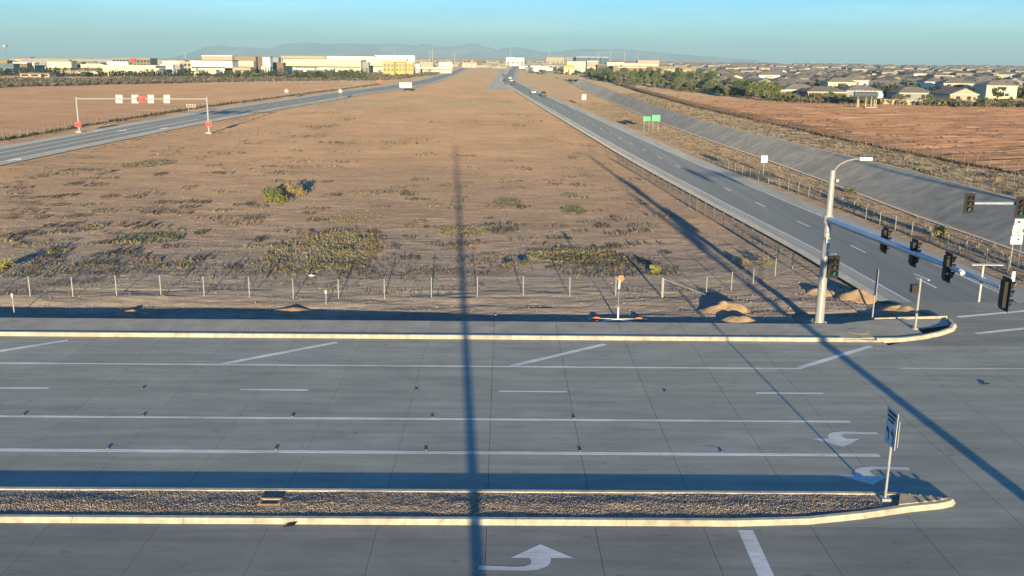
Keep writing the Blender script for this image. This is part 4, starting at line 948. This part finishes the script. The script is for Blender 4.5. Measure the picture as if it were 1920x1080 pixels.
for i in range(190):
    kd = random.choice([0, 0, 1, 2, 2, 3, 4]); tree(float(X[i]), float(Y[i]), kd, random.uniform(.85, 1.3) * (1 if Y[i] < 600 else 1.15), lbl[kd].replace('in the belt before the houses', place_word(X[i], Y[i])), 'trees in the belt before the houses')
X, Y = quadpx([[(1440, 191), (1560, 196), (1700, 197), (1930, 202)], [(1430, 176), (1560, 188), (1700, 194), (1930, 198)]])(60)
for i in range(60):
    kd = random.choice([0, 2, 2, 4, 5, 5]); tree(float(X[i]), float(Y[i]), kd, random.uniform(.5, .8), lbl[kd].replace('in the belt before the houses', place_word(X[i], Y[i])), 'trees in the belt before the houses')
tree(*ground(1418, 187), 4, 1.25, 'biggest bright green tree in front of the houses', 'trees in the belt before the houses')
tree(*ground(1870, 190), 3, 1.0, 'dark green tree beside the gable house on the right', 'trees in the belt before the houses')
tree(*ground(1693, 193), 2, .95, 'round pale tree right of the raised white tank', 'trees in the belt before the houses')

# ================================================================== BUILDINGS
WALLS = {'cream': (.66, .60, .45), 'white': (.76, .75, .69), 'tan': (.27, .225, .15), 'grey': (.30, .31, .31), 'dark': (.12, .13, .15), 'blue': (.12, .17, .22), 'yellow': (.52, .43, .15), 'brown': (.22, .15, .11), 'pink': (.48, .38, .33), 'olive': (.26, .235, .16), 'red': (.50, .09, .07), 'sand': (.43, .37, .27)}
WM = {k: mat('wall_' + k, v, .9, var=.07, scale=.25) for k, v in WALLS.items()}
m_win = mat('dark_window', (.03, .035, .04), .25, spec=.5)
m_roofw = mat('pale_flat_roof', (.52, .50, .45), .9, var=.1, scale=.2)
m_tile = mat('tile_roof', (.165, .145, .135), .95, var=.2, scale=.6, rnd=.28, dr=.3)
m_trim = mat('pale_trim', (.6, .57, .47), .8)
def block(x0, x1, yt, Y, wall, label, feat='win', depth=None, name='commercial_building', roof=None, parapet=.6, shade=False):
    a, b = at(x0, yt, Y), at(x1, yt, Y); w = b[0] - a[0]; zb = gz((a[0] + b[0]) / 2, Y); h = max(2.5, a[2] - zb); cx = (a[0] + b[0]) / 2
    d = depth or max(8, min(40, w * .55)); t = empty(name, (cx, Y, zb), 0, label, 'building'); wm = WM[wall]; k = w / 2
    MB().box(-k, k, 0, d, -.5, h - parapet).build('wall', wm, t)
    MB().box(-k - .15, k + .15, -.15, .25, h - parapet, h).box(-k - .15, k + .15, d - .25, d + .15, h - parapet, h).box(-k - .15, -k + .25, .25, d - .25, h - parapet, h).box(k - .25, k + .15, .25, d - .25, h - parapet, h).build('parapet', WM[roof] if roof else wm, t)
    MB().box(-k + .3, k - .3, .3, d - .3, h - parapet + .02, h - parapet + .12).build('roof', m_roofw, t)
    if feat == 'win':
        n = max(2, int(w / 5)); pw = w / n; me_ = MB().box(-pw * .34, pw * .34, -.06, -.01, 0, min(2.6, h * .4)).mesh('window', m_win)
        for i in range(n): link('window', me_, t, (-k + pw * (i + .5), 0, h * .25))
        MB().box(-1, 1, -.07, -.01, 0, 2.3).build('door', m_win, t, (k * .55, 0, 0))
    elif feat == 'arcade':
        hb = h * .42; n = max(3, int(w / 4.2)); pw = w / n
        me_ = MB().box(-.35, .35, -3, -2.3, 0, hb).mesh('column', wm); mo = MB().box(-pw * .33, pw * .33, -.06, -.01, 0, hb * .8).mesh('opening', m_win)
        for i in range(n + 1): link('column', me_, t, (-k + pw * i, 0, 0))
        for i in range(n): link('opening', mo, t, (-k + pw * (i + .5), 0, 0))
        MB().box(-k - .6, k + .6, -3.2, -.02, hb, hb + .6).build('canopy', WM['cream'], t)
    elif feat == 'band':
        MB().box(-k + .5, k - .5, -.06, -.01, h * .45, h * .45 + .9).build('window_band', m_win, t); MB().box(-k + .5, k - .5, -.3, -.01, h * .62, h * .62 + .35).build('ledge', WM['tan'], t); MB().box(-1.5, 1.5, -.06, -.01, 0, 2.8).build('door', m_win, t, (-k * .4, 0, 0))
    elif feat == 'tall':
        n = 6; pw = w * .32 / n; me_ = MB().box(-pw * .16, pw * .16, -.07, -.01, 0, h * .62).mesh('window', m_win); mp_ = MB().box(-pw * .28, pw * .28, -.5, -.01, 0, h * .74).mesh('pilaster', WM['sand'])
        for i in range(n): link('window', me_, t, (w * .13 + pw * i, 0, h * .18)); link('pilaster', mp_, t, (w * .13 + pw * (i + .5), 0, 0))
        MB().box(-k * .9, -k * .2, -.35, -.01, h * .86, h * .95).build('ledge', WM['cream'], t)
    elif feat == 'grid':
        n = max(3, int(w / 3)); pw = w / n; me_ = MB().box(-pw * .3, pw * .3, -.06, -.01, 0, h * .2).mesh('window', m_win)
        for r_ in range(2):
            for i in range(n): link('window', me_, t, (-k + pw * (i + .5), 0, h * (.3 + .32 * r_)))
    elif feat == 'bay':
        n = max(2, int(w / 7)); pw = w / n; me_ = MB().box(-pw * .3, pw * .3, -.06, -.01, 0, h * .55).mesh('roller_door', WM['grey'])
        for i in range(n): link('roller_door', me_, t, (-k + pw * (i + .5), 0, 0))
    elif feat == 'stripe':
        n = max(4, int(w / 2.4)); pw = w / n; me_ = MB().box(-pw * .2, pw * .2, -.25, -.01, h * .08, h * .92).mesh('rib', wm)
        for i in range(n): link('rib', me_, t, (-k + pw * (i + .5), 0, 0))
    return t
B_ = [
 (0, 25, 119, 640, 'blue', 'dark blue grey shed at the far left edge', 'bay'), (-14, 13, 113, 720, 'tan', 'tan block behind the dark blue shed at far left', 'win'),
 (24, 50, 117, 690, 'brown', 'brown low block right of the dark blue shed', 'win'), (49, 64, 117, 760, 'white', 'small white block on the dark roofs at far left', 'win'),
 (64, 90, 121, 720, 'grey', 'grey low building left of the cream store', 'bay'), (88, 133, 114, 700, 'cream', 'cream store with stepped front near the left edge', 'arcade'),
 (40, 212, 108.5, 1050, 'grey', 'very long grey warehouse on the left skyline', 'bay'), (133, 152, 116, 740, 'dark', 'dark grey block right of the cream store', 'stripe'),
 (151, 193, 120, 690, 'cream', 'cream strip store with dark roof edge', 'band'), (201, 240, 115.5, 780, 'white', 'white block behind the cream strip store', 'band'),
 (37, 92, 138.5, 590, 'pink', 'low pink and cream building before the scrub at left', 'win'), (106, 192, 131, 640, 'sand', 'long low sand coloured arcade beside the cream store', 'arcade'),
 (193, 291, 122, 640, 'cream', 'big cream building with columns below a long band', 'arcade'), (291, 298, 128, 632, 'white', 'slim white tower at the end of the big cream building', 'win'),
 (210, 281, 108.5, 900, 'tan', 'tan upper block with a red panel behind the cream building', 'grid'), (300, 324, 121, 660, 'white', 'white boxy building right of the slim tower', 'win'),
 (323, 337, 121.5, 664, 'grey', 'grey box attached right of the white boxy building', 'win'), (303, 346, 112.5, 820, 'white', 'long white roofed hall behind the boxy buildings', 'band'),
 (336, 358, 115, 720, 'sand', 'sand coloured block left of the big white hall', 'grid'), (357, 435, 112, 690, 'white', 'big bright white hall left of centre', 'band'),
 (366, 405, 130.5, 650, 'cream', 'low cream arcade in front of the big white hall', 'arcade'), (378, 435, 103.5, 950, 'pink', 'pale ribbed block above the big white hall', 'stripe'),
 (435, 440, 105, 930, 'blue', 'narrow dark blue block right of the ribbed block', 'stripe'), (440, 479, 105.5, 840, 'tan', 'tan tall block right of the big white hall', 'win'),
 (440, 475, 114.5, 780, 'cream', 'cream building below the tan tall block', 'band'), (421, 470, 126, 690, 'sand', 'low orange tinted building right of the white hall', 'win'),
 (483, 493, 106, 720, 'brown', 'dark brown corner block beside the white sign block', 'stripe'), (492, 506, 106, 716, 'white', 'bright white block with dark base near left centre', 'arcade'),
 (506, 522, 108, 800, 'grey', 'blue grey block right of the bright white block', 'stripe'), (510, 531, 117, 740, 'brown', 'low brown block before the long white complex', 'win'),
 (531, 676, 111, 780, 'cream', 'very long cream white complex in the left centre', 'band'), (527, 610, 104.5, 1000, 'sand', 'pale upper storeys behind the long cream complex', 'grid'),
 (612, 702, 104, 990, 'white', 'white upper hall behind the long cream complex', 'stripe'), (553, 590, 126, 730, 'white', 'low white shed before the long cream complex', 'win'),
 (592, 625, 128, 735, 'sand', 'low pale shed right of the low white shed', 'win'), (676, 691, 116.5, 790, 'grey', 'grey green block at the end of the cream complex', 'win'),
 (690, 762, 110.5, 830, 'cream', 'big pale yellow hall behind the yellow apartments', 'band'), (703, 777, 103.5, 1000, 'white', 'white tall hall above the yellow apartments', 'stripe'),
 (718, 739, 115.5, 760, 'yellow', 'leftmost of the three bright yellow apartment blocks', 'grid'), (741, 760, 115.5, 762, 'yellow', 'middle of the three bright yellow apartment blocks', 'grid'), (759, 775, 115.5, 768, 'yellow', 'rightmost of the three bright yellow apartment blocks', 'grid'),
 (779, 787, 120, 800, 'white', 'small white house right of the yellow apartments', 'win'), (788, 846, 126, 860, 'cream', 'long low cream wall building right of the yellow apartments', 'band'),
 (789, 812, 116, 1000, 'pink', 'small pink roofed house behind the long low wall', 'win'), (823, 848, 117, 1050, 'white', 'small white shop behind the long low wall', 'win'), (866, 894, 116.5, 1250, 'pink', 'pink low shops at the end of the left roadway', 'win'),
 (949, 966, 107.5, 1500, 'white', 'left half of the white warehouse above the freeway', 'bay'), (967, 983, 107.5, 1500, 'white', 'right half of the white warehouse above the freeway', 'bay'),
 (1024, 1058, 106.5, 1650, 'sand', 'pale long warehouse on the centre skyline', 'bay'), (1060, 1081, 106.5, 1640, 'grey', 'pale grey warehouse left of the dark blue one', 'bay'), (1080, 1141, 106.5, 1600, 'blue', 'long dark blue warehouse on the centre skyline', 'stripe'),
 (1057, 1077, 122.5, 860, 'yellow', 'small bright yellow shop beside the channel end', 'win'), (1063, 1098, 114, 1000, 'cream', 'cream shops behind the small yellow shop', 'band'),
 (1101, 1121, 114, 880, 'sand', 'tan store with cream top beside a dark block', 'band'), (1120, 1139, 121, 870, 'dark', 'dark recessed block between the tan stores', 'stripe'),
 (1138, 1170, 117, 880, 'cream', 'cream store left of the long tan building', 'win'), (1140, 1235, 117.5, 960, 'cream', 'bright cream parapets above the long tan building', 'band'),
 (1150, 1305, 124, 830, 'tan', 'long tan building with tall dark window slots', 'tall'), (1196, 1236, 113, 1150, 'pink', 'pink topped store behind the bright cream parapets', 'win'),
]
for r_ in B_: block(*r_, roof=random.Random(str(r_[5])).choice([None, None, 'brown', 'grey', 'tan', 'white']))
x, y, z = at(249, 113, 899); t = empty('red_panel', (x, 898.8, z), 0, 'square red panel on the tan upper block', 'sign panel'); MB().box(-2.6, 2.6, -.3, 0, -1.8, 1.8).build('panel', WM['red'], t)

# trees in front of the halls
for i in range(64):
    px_ = random.choice([random.uniform(0, 320), random.uniform(330, 480), random.uniform(500, 700), random.uniform(520, 690)]); Y = random.uniform(600, 680) if px_ < 480 else random.uniform(690, 735); kd = random.choice([3, 3, 1, 0])
    x = at(px_, 140, Y)[0]; tree(x, Y, kd, random.uniform(.45, .8), ['grey green', 'dark leafy', '', 'tall dark'][kd] + ' tree before the halls ' + ('at far left' if px_ < 190 else 'near the big cream building' if px_ < 320 else 'near the big white hall' if px_ < 490 else 'left of the low white shed' if px_ < 560 else 'around the low pale sheds' if px_ < 630 else 'left of the yellow apartments'), 'trees before the left hand halls')
# ---- houses in the estate on the right
def house_parts(w, d, h, kind, two=False):
    out = []; k, o = w / 2, .5; H2 = h * (1.9 if two else 1)
    out.append(('wall', MB().box(-k, k, 0, d, -.6, H2)))
    r = MB(); rh = d * .19
    if kind == 'hip':
        q = d / 2 * .9; v = [(-k - o, -o, H2), (k + o, -o, H2), (k + o, d + o, H2), (-k - o, d + o, H2), (-k - o + q, d / 2, H2 + rh), (k + o - q, d / 2, H2 + rh)]
        r.add(v, [(0, 1, 5, 4), (1, 2, 5), (2, 3, 4, 5), (3, 0, 4), (3, 2, 1, 0)])
    elif kind == 'front':
        v = [(-k - o, -o, H2), (k + o, -o, H2), (k + o, d + o, H2), (-k - o, d + o, H2), (0, -o, H2 + w * .22), (0, d + o, H2 + w * .22)]
        r.add(v, [(0, 4, 5, 3), (1, 2, 5, 4), (2, 3, 5), (3, 2, 1, 0), (0, 1, 4)]); out.append(('gable', MB().add([(-k, -.02 - o, H2 + .05), (k, -.02 - o, H2 + .05), (0, -.02 - o, H2 + w * .19)], [(0, 1, 2)])))
    else:
        v = [(-k - o, -o, H2), (k + o, -o, H2), (k + o, d + o, H2), (-k - o, d + o, H2), (-k - o, d / 2, H2 + rh), (k + o, d / 2, H2 + rh)]
        r.add(v, [(0, 1, 5, 4), (1, 2, 5), (2, 3, 4, 5), (3, 0, 4), (3, 2, 1, 0)])
    out.append(('roof', r)); out.append(('fascia', MB().box(-k - o, k + o, -o - .08, -o - .01, H2 - .28, H2 + .02)))
    for x0 in (-.55, .25): out.append(('window', MB().box(k * x0, k * x0 + 1.6, -.05, -.01, .9, 2.1)))
    if two: out.append(('window', MB().box(-k * .3, k * .3, -.05, -.01, h + .9, h + 2.0)))
    out.append(('garage_door', MB().box(k * .62 - .6, k * .62 + 1.2, -.05, -.01, 0, 2.1)))
    return out
HV = []
for w, d, h, kd, tw in ((14.5, 12, 2.8, 'hip', 0), (13, 11, 2.8, 'side', 0), (11, 13, 2.9, 'front', 0), (13, 11, 2.8, 'hip', 1), (16, 11, 2.7, 'hip', 0)):
    ms = []
    for nm, b in house_parts(w, d, h, kd, tw): ms.append((nm, b))
    HV.append((ms, kd, tw))
HM = {}
def house(x, y, v, wall, rz, label, group):
    t = empty('house', (x, y, gz(x, y)), rz, label, 'house', group)
    for i, (nm, b) in enumerate(HV[v][0]):
        key = (v, wall, i)
        if key not in HM: HM[key] = b.mesh(nm, m_tile if nm == 'roof' else m_trim if nm == 'fascia' else m_win if nm == 'window' else WM[wall])
        link(nm, HM[key], t)
    return t
VN = ['hip roofed house', 'side gabled house', 'front gabled house', 'two storey house', 'long hip roofed house']
CN_ = {'cream': 'cream', 'sand': 'sand coloured', 'tan': 'tan', 'white': 'off white', 'grey': 'grey', 'pink': 'pale pink', 'olive': 'olive'}
taken = []
for px_, py_, v, wl, lb in ((1820, 193, 2, 'sand', 'gabled house facing the road behind the right hand trees'), (1730, 189, 0, 'grey', 'dark roofed house left of the gabled house'), (1690, 178, 4, 'sand', 'long low house behind the round pale tree'),
    (1840, 170, 4, 'cream', 'long pale fronted house behind the gabled house'), (1890, 186, 3, 'cream', 'two storey cream house at the right photo edge'), (1610, 172, 3, 'white', 'two storey house with pale band behind the raised tank'),
    (1510, 182, 0, 'cream', 'hip roofed cream house left of the raised tank'), (1560, 186, 4, 'tan', 'long tan house just left of the raised tank')):
    x, y = ground(px_, py_); y += 6; taken.append((x, y)); house(x, y, v, wl, rad(random.uniform(-6, 6)), lb, 'houses in the estate')
cnt = 0; far_h = []
y = 400.
while y < 2050:
    xm = np.interp(y, [400, 470, 560, 750, 900, 1200, 2050], [108, 108, 118, 152, 190, 170, 120]); xM = .60 * y + 14
    x = xm + random.uniform(0, 10)
    while x < xM:
        xx, yy = x + random.uniform(-1.5, 1.5), y + random.uniform(-4, 4)
        if random.random() > .07 and all(abs(xx - a) > 15 or abs(yy - b) > 17 for a, b in taken):
            if y < 1080 and cnt < 235:
                v = random.choice([0, 0, 1, 4, 4, 2, 3]); wl = random.choice(['cream', 'sand', 'tan', 'white', 'olive', 'grey', 'pink', 'tan', 'grey', 'olive']); cnt += 1
                band = 'the nearest estate rows' if y < 560 else 'the middle estate rows' if y < 800 else 'the rear estate rows'
                house(xx, yy, v, wl, rad(random.choice([0, 0, 35, 90, -30, 0]) + random.uniform(-7, 7)), f'{CN_[wl]} {VN[v]} in {band}', 'houses in the estate')
            else: far_h.append((xx, yy))
        x += random.uniform(17, 22) if y < 900 else random.uniform(18, 30)
    y += random.choice([28, 40]) if y < 900 else random.uniform(34, 60)
# the town beyond reads as one mass
fw_ = MB(); fr_ = MB(); fd_ = MB()
for x, y in far_h:
    z = gz(x, y); w = random.uniform(6, 9); d = 11; h = random.choice([3, 3, 5.6]); tgt = fw_ if random.random() < .75 else fd_
    tgt.box(x - w, x + w, y, y + d, z - .5, z + h); fr_.add([(x - w - .6, y - .6, z + h), (x + w + .6, y - .6, z + h), (x + w + .6, y + d + .6, z + h), (x - w - .6, y + d + .6, z + h), (x - w + 5, y + d / 2, z + h + 2.2), (x + w - 5, y + d / 2, z + h + 2.2)], [(0, 1, 5, 4), (1, 2, 5), (2, 3, 4, 5), (3, 0, 4)])
for i in range(520):
    y = random.uniform(1050, 2900); px_ = random.choice([random.uniform(775, 1300), random.uniform(775, 1300), random.uniform(-20, 780)]) 
    if px_ < 780: y = random.uniform(950, 1700)
    x = at(px_, 110, y)[0]; z = gz(x, y)
    if lerp(LF, y) - 14 < x < lerp(LN, y) + 14 or lerp(CL, y) - 16 < x < lerp(CL, y) + 16: continue
    w = random.uniform(3, 10); d = random.uniform(8, 16); h = random.choice([3, 3.5, 4.5]); tgt = fw_ if random.random() < .42 else fd_
    tgt.box(x - w, x + w, y, y + d, z - .5, z + h); fr_.box(x - w - .4, x + w + .4, y - .4, y + d + .4, z + h, z + h + .5)
far = tag(fw_.build('distant_town', WM['sand']), 'pale distant houses and sheds of the town below the skyline', 'town', kind='stuff')
tag(fr_.build('town_roofs', m_tile, far), kind='stuff'); tag(fd_.build('grey_town_walls', WM['grey'], far), kind='stuff')
# trees among the houses and in the town, a mass
def townpos(n):
    y = 415 + 1450 * rng.random(n) ** 1.7; x = np.interp(y, [400, 750, 1900], [110, 130, 120]) + rng.random(n) * (.6 * y - 100); m = rng.random(n) < .26
    yc = rng.uniform(800, 2600, n); pxs = rng.uniform(770, 1320, n); xc = (pxs - 945) / 1832 * yc
    ml = rng.random(n) < .22; yl = rng.uniform(600, 900, n); xl = -rng.uniform(.14, .56, n) * yl
    x = np.where(m, xc, x); y = np.where(m, yc, y); x = np.where(ml, xl, x); y = np.where(ml, yl, y)
    bad = (np.abs(x - lerp(CL, y)) < 14) | ((x > lerp(LF, y) - 9) & (x < lerp(LN, y) + 9)); bad |= (x > lerp(LN, y) - 2) & (x < lerp(CL, y) + 12) & (y < 1700); x = np.where(bad, lerp(CL, y) + 60 + rng.random(n) * .3 * y, x); return x, y
belt('town_trees', townpos, 3700, (1.2, 2.8), 1.05, [(.05, .075, .04), (.08, .10, .05), (.11, .125, .06), (.045, .06, .035)], 'dark green trees scattered among the far houses', 26, .34)

# ---- block wall along the estate, raised tank
t = empty('boundary_wall', (0, 0, 0), 0, 'low tan block wall in front of the gabled houses', 'wall'); wp = [ground(x, y) for x, y in ((1650, 196), (1735, 197), (1790, 198), (1860, 199), (1960, 200))]
for (x0, y0), (x1, y1) in zip(wp[:-1], wp[1:]):
    L = math.hypot(x1 - x0, y1 - y0); n_ = max(1, int(L / 4)); a = math.atan2(y1 - y0, x1 - x0); me_ = MB().box(.03, L / n_ - .03, 0, .2, -.3, 1.7).mesh('wall_panel', WM['sand'])
    for i in range(n_): link('wall_panel', me_, t, (x0 + (x1 - x0) * i / n_, y0 + (y1 - y0) * i / n_, gz(x0, y0)), a)
x, y = ground(1626, 201); t = empty('raised_tank', (x, y, gz(x, y)), 0, 'pale horizontal tank with white round end raised on six posts', 'tank')
for xx, yy in ((-3.4, 0), (-2.4, 1.6), (-1.0, -1.0), (1.2, 0), (2.6, 1.0), (3.6, 2.0)): MB().tube((xx, yy, -.3), (xx, yy, 3.6), .22, .2, 8).build('post', WM['sand'], t)
MB().tube((-4.2, 1.6, 4.3), (3.4, .4, 4.3), 1.0, 1.0, 18).build('vessel', mat('tank_paint', (.075, .10, .115), .6), t); MB().tube((3.75, .4, 4.2), (3.75, -.25, 4.15), 1.3, 1.12, 20).build('round_end', m_white, t)
for k_ in (-3.6, -2.7, -1.5, .3, 1.6): MB().tube((k_, 1.2, 5.1), (k_, 1.1, 5.8), .2, .16, 8).build('vent_pipe', m_alu, t)
MB().box(-4.6, 4.8, -1.4, 2.6, 3.1, 3.28).build('platform', mat('platform_steel', (.08, .08, .08), .7), t); MB().box(-1.4, 2.6, -2.2, -.8, -.1, .35).build('plinth', WM['sand'], t)

# ---- masts and towers on the skyline
def pylon(px_, ytop, Y, r, label, arms=2):
    x, y, z = at(px_, ytop, Y); zb = gz(x, y); t = empty('power_pole', (x, y, zb), 0, label, 'power pole', 'tall poles on the skyline'); h = z - zb
    MB().tube((0, 0, -1), (0, 0, h), r, r * .55, 7).build('pole', m_galv, t)
    for i in range(arms): MB().tube((-2.6, 0, h - 1.5 - 3 * i), (2.6, 0, h - 1.5 - 3 * i), .16, .1, 5).build('cross_arm', m_galv, t)
for px_, yt, Y, lb in ((811, 92, 1300, 'tall pale pole above the end of the left roadway'), (806, 96, 1500, 'shorter pale pole beside the tall one above the left roadway'), (852, 99, 1600, 'pale pole between the two roadways on the skyline'), (957, 94, 1900, 'pale pole above the white freeway warehouse'), (1030, 95, 1700, 'pale pole left of the dark blue warehouse'), (1122, 96, 1500, 'pale pole above the dark blue warehouse'), (1145, 95.5, 1500, 'pale pole right of the dark blue warehouse'), (1171, 96, 1400, 'pale pole above the tan building'), (1196, 99, 1400, 'short pale pole above the pink topped store'), (347, 99, 1300, 'pale pole above the long white roofed hall'), (739, 97, 1100, 'thin pole above the white tall hall'), (1655, 113, 1400, 'thin pale pole above the estate on the right'), (1862, 121, 1300, 'short pole on the skyline near the right edge')): pylon(px_, yt, Y, .32 * Y / 1000, lb)
x, y, z = at(9, 83, 900); t = empty('lattice_tower', (x, y, gz(x, y)), 0, 'grey lattice radio tower at the far left edge', 'tower'); h = z - gz(x, y)
b = MB(); s0 = 1.6
for sx, sy in ((-1, -1), (1, -1), (1, 1), (-1, 1)): b.tube((sx * s0, sy * s0, 0), (sx * s0 * .35, sy * s0 * .35, h), .12, .08, 5)
b.build('legs', m_galvd, t); b = MB(); n_ = 9
for i in range(n_):
    z0, z1 = h * i / n_, h * (i + 1) / n_; k0, k1 = s0 * (1 - .65 * i / n_), s0 * (1 - .65 * (i + 1) / n_)
    for sy in (-1, 1): b.tube((-k0, sy * k0, z0), (k1, sy * k1, z1), .06, n=4); b.tube((k0, sy * k0, z0), (-k1, sy * k1, z1), .06, n=4)
b.build('lattice', m_galvd, t); MB().box(-1.5, 1.5, -1.3, 1.3, h - 2.4, h - .4).build('antenna_panels', m_galv, t)

# ================================================================== VEHICLES
def carpaint(n, c): return mat('paint_' + n, c, .45, metal=0, var=.03, spec=.3)
def car(px_, py_, kind, paintname, col, label, cross=False):
    x, y = ground(px_, py_); d = (float(lerp(CL, y + 8)) - float(lerp(CL, y - 8))) / 16; rz = -math.atan(d)
    t = empty('car' if kind != 'pickup' else 'pickup_truck', (x, y, .014), rz, label, {'pickup': 'pickup truck'}.get(kind, 'car'), 'cars driving away on the freeway'); pm = carpaint(paintname, col)
    L, Wd_, hb, ht = {'sedan': (4.7, 1.82, .95, 1.45), 'suv': (4.8, 1.95, 1.1, 1.78), 'pickup': (5.7, 2.0, 1.12, 1.9)}[kind]; k = Wd_ / 2
    prof_ = [(-L / 2, .35), (-L / 2 + .1, hb), (L / 2 - 1.2, hb), (L / 2 - .15, hb - .18), (L / 2, .4), (L / 2 - .1, .25), (-L / 2 + .1, .25)]
    if kind == 'pickup': prof_ = [(-L / 2, .5), (-L / 2 + .02, hb), (L / 2 - 1.2, hb), (L / 2 - .1, hb - .12), (L / 2, .5), (L / 2 - .1, .35), (-L / 2 + .1, .35)]
    body = MB().prismx(prof_, -k, k).build('body', pm, t)
    c0, c1 = {'sedan': (-L * .36, L * .2), 'suv': (-L * .46, L * .18), 'pickup': (-L * .08, L * .26)}[kind]; i0 = .55 if kind == 'sedan' else .18; i1 = .75; s = .14
    v = [(-k + .03, c0, hb), (k - .03, c0, hb), (k - .03, c1, hb), (-k + .03, c1, hb), (-k + .03 + s, c0 + i0, ht), (k - .03 - s, c0 + i0, ht), (k - .03 - s, c1 - i1, ht), (-k + .03 + s, c1 - i1, ht)]
    MB().add(v, [(4, 5, 6, 7), (0, 1, 5, 4), (1, 2, 6, 5), (2, 3, 7, 6), (3, 0, 4, 7)]).build('cabin', pm, t)
    def face(q, ins, name):
        q = [Vector(v[i]) for i in q]; c = sum(q, Vector()) / 4; n_ = (q[1] - q[0]).cross(q[3] - q[0]).normalized(); MB().add([c + (p - c) * ins + n_ * .015 for p in q], [(0, 1, 2, 3)]).build(name, m_cabin, t)
    face((0, 1, 5, 4), .82, 'rear_window'); face((1, 2, 6, 5), .8, 'side_window'); face((3, 0, 4, 7), .8, 'side_window'); face((2, 3, 7, 6), .85, 'windscreen')
    for sx in (-1, 1):
        MB().box(sx * k - .15 * (sx > 0) - (0 if sx > 0 else -.0), sx * k + .15 * (sx < 0), -L / 2 - .02, -L / 2 + .06, hb - .32, hb - .12).build('tail_light', mat('tail_lamp', (.22, .01, .01), .4), t)
        for yy in (-L * .31, L * .31):
            w = empty('wheel', (sx * (k - .1), yy, .34)); w.parent = t; MB().tube((-.11, 0, 0), (.11, 0, 0), .34, .34, 14).build('tyre', m_tyre, w); MB().tube((sx * .1, 0, 0), (sx * .125, 0, 0), .2, .2, 10).build('rim', m_rim, w)
    MB().box(-k + .05, k - .05, -L / 2 - .06, -L / 2 + .05, .3, .5).build('bumper', m_black, t)
    if kind == 'pickup': MB().box(-k + .12, k - .12, -L / 2 + .12, c0 - .05, hb + .002, hb + .02).build('bed', m_black, t)
    return t
car(1019, 180.5, 'pickup', 'charcoal', (.02, .022, .025), 'dark pickup truck nearest on the freeway')
car(1000, 176, 'sedan', 'white', (.6, .6, .58), 'white sedan just ahead of the dark pickup truck')
car(963, 159, 'suv', 'dark green', (.015, .022, .02), 'dark SUV behind the two white cars further on')
car(958.5, 153.3, 'sedan', 'white', (.6, .6, .58), 'white car directly ahead of the dark SUV')
car(956.5, 148.5, 'suv', 'white', (.6, .6, .58), 'white SUV leading the right hand lane')
car(949, 158, 'sedan', 'silver', (.10, .105, .11), 'silver grey sedan last in the left lane')
car(945.5, 153.5, 'sedan', 'black', (.008, .008, .009), 'black car ahead of the silver sedan in the left lane')
car(944.5, 143.5, 'suv', 'grey', (.04, .043, .046), 'grey SUV far ahead in the left lane')
# parked trailers and lorries by the far bend
def box_truck(px_, py_, Y, L, label, rz=0):
    x = at(px_, py_, Y)[0]; t = empty('trailer', (x, Y, gz(x, Y)), rz, label, 'trailer', 'white trailers parked beyond the bend'); MB().box(-L / 2, L / 2, -1.25, 1.25, 1.1, 3.9).build('box', m_white, t); MB().box(-L / 2 + .3, L / 2 - .3, -.5, .5, .8, 1.08).build('chassis', m_black, t)
    for q in (-.36, -.28, .3): MB().tube((L * q, -1.2, .5), (L * q, 1.2, .5), .5, .5, 10).build('wheels', m_tyre, t)
box_truck(965, 122, 1500, 11, 'white lorry trailer crossing the far end of the freeway'); box_truck(982, 123, 1150, 8.5, 'white trailer standing right of the freeway bend')
px_sign(974, 979, 124, 129, 130, 1000, 'white_sign', 'small pale green square sign at the freeway bend', m_white, 1)
px_sign(932, 938, 124, 126.5, 128, 1000, 'white_sign', 'small pinkish sign left of the freeway bend', mat('faded_pink', (.6, .42, .36)), 2)
for i in range(14):
    px_ = 998 + i * 2.6 + random.uniform(-1, 1); Y = random.uniform(930, 1250); box_truck(px_, 120, Y, random.uniform(4, 7), 'small white trailer in the yard right of the freeway bend', random.uniform(-.5, .5))

# ---- labels that several alike things share: tell a few apart by their order across the picture
from collections import defaultdict
D_ = defaultdict(list)
for o in list(COL.objects):
    if o.parent is None and o.get('category') and o.get('group') in ('houses in the estate', 'trees in the belt before the houses', 'trees before the left hand halls'): D_[o['label']].append(o)
ORD = ['leftmost', 'second from left', 'third from left', 'fourth from left', 'fifth from left', 'sixth from left', 'seventh from left', 'eighth from left', 'ninth from left']
for lb_, os_ in D_.items():
    if 1 < len(os_) <= 9:
        os_.sort(key=lambda o: o.location.x / o.location.y)
        for i, o in enumerate(os_): o['label'] = lb_ + ', ' + ORD[i] + ' such'

# ================================================================== AIR
m_h = bpy.data.materials.new('haze'); m_h.use_nodes = True; nt = m_h.node_tree; nt.nodes.clear(); o_ = nt.nodes.new('ShaderNodeOutputMaterial'); pv = nt.nodes.new('ShaderNodeVolumePrincipled')
pv.inputs['Color'].default_value = (.50, .84, .95, 1); pv.inputs['Density'].default_value = 1.05e-4; pv.inputs['Anisotropy'].default_value = 0
nt.links.new(pv.outputs['Volume'], o_.inputs['Volume'])
hz = MB().box(-14000, 14000, -600, 17500, -420, 300).build('haze', m_h); tag(hz, 'thin pale morning haze over the plain', 'haze', kind='stuff')
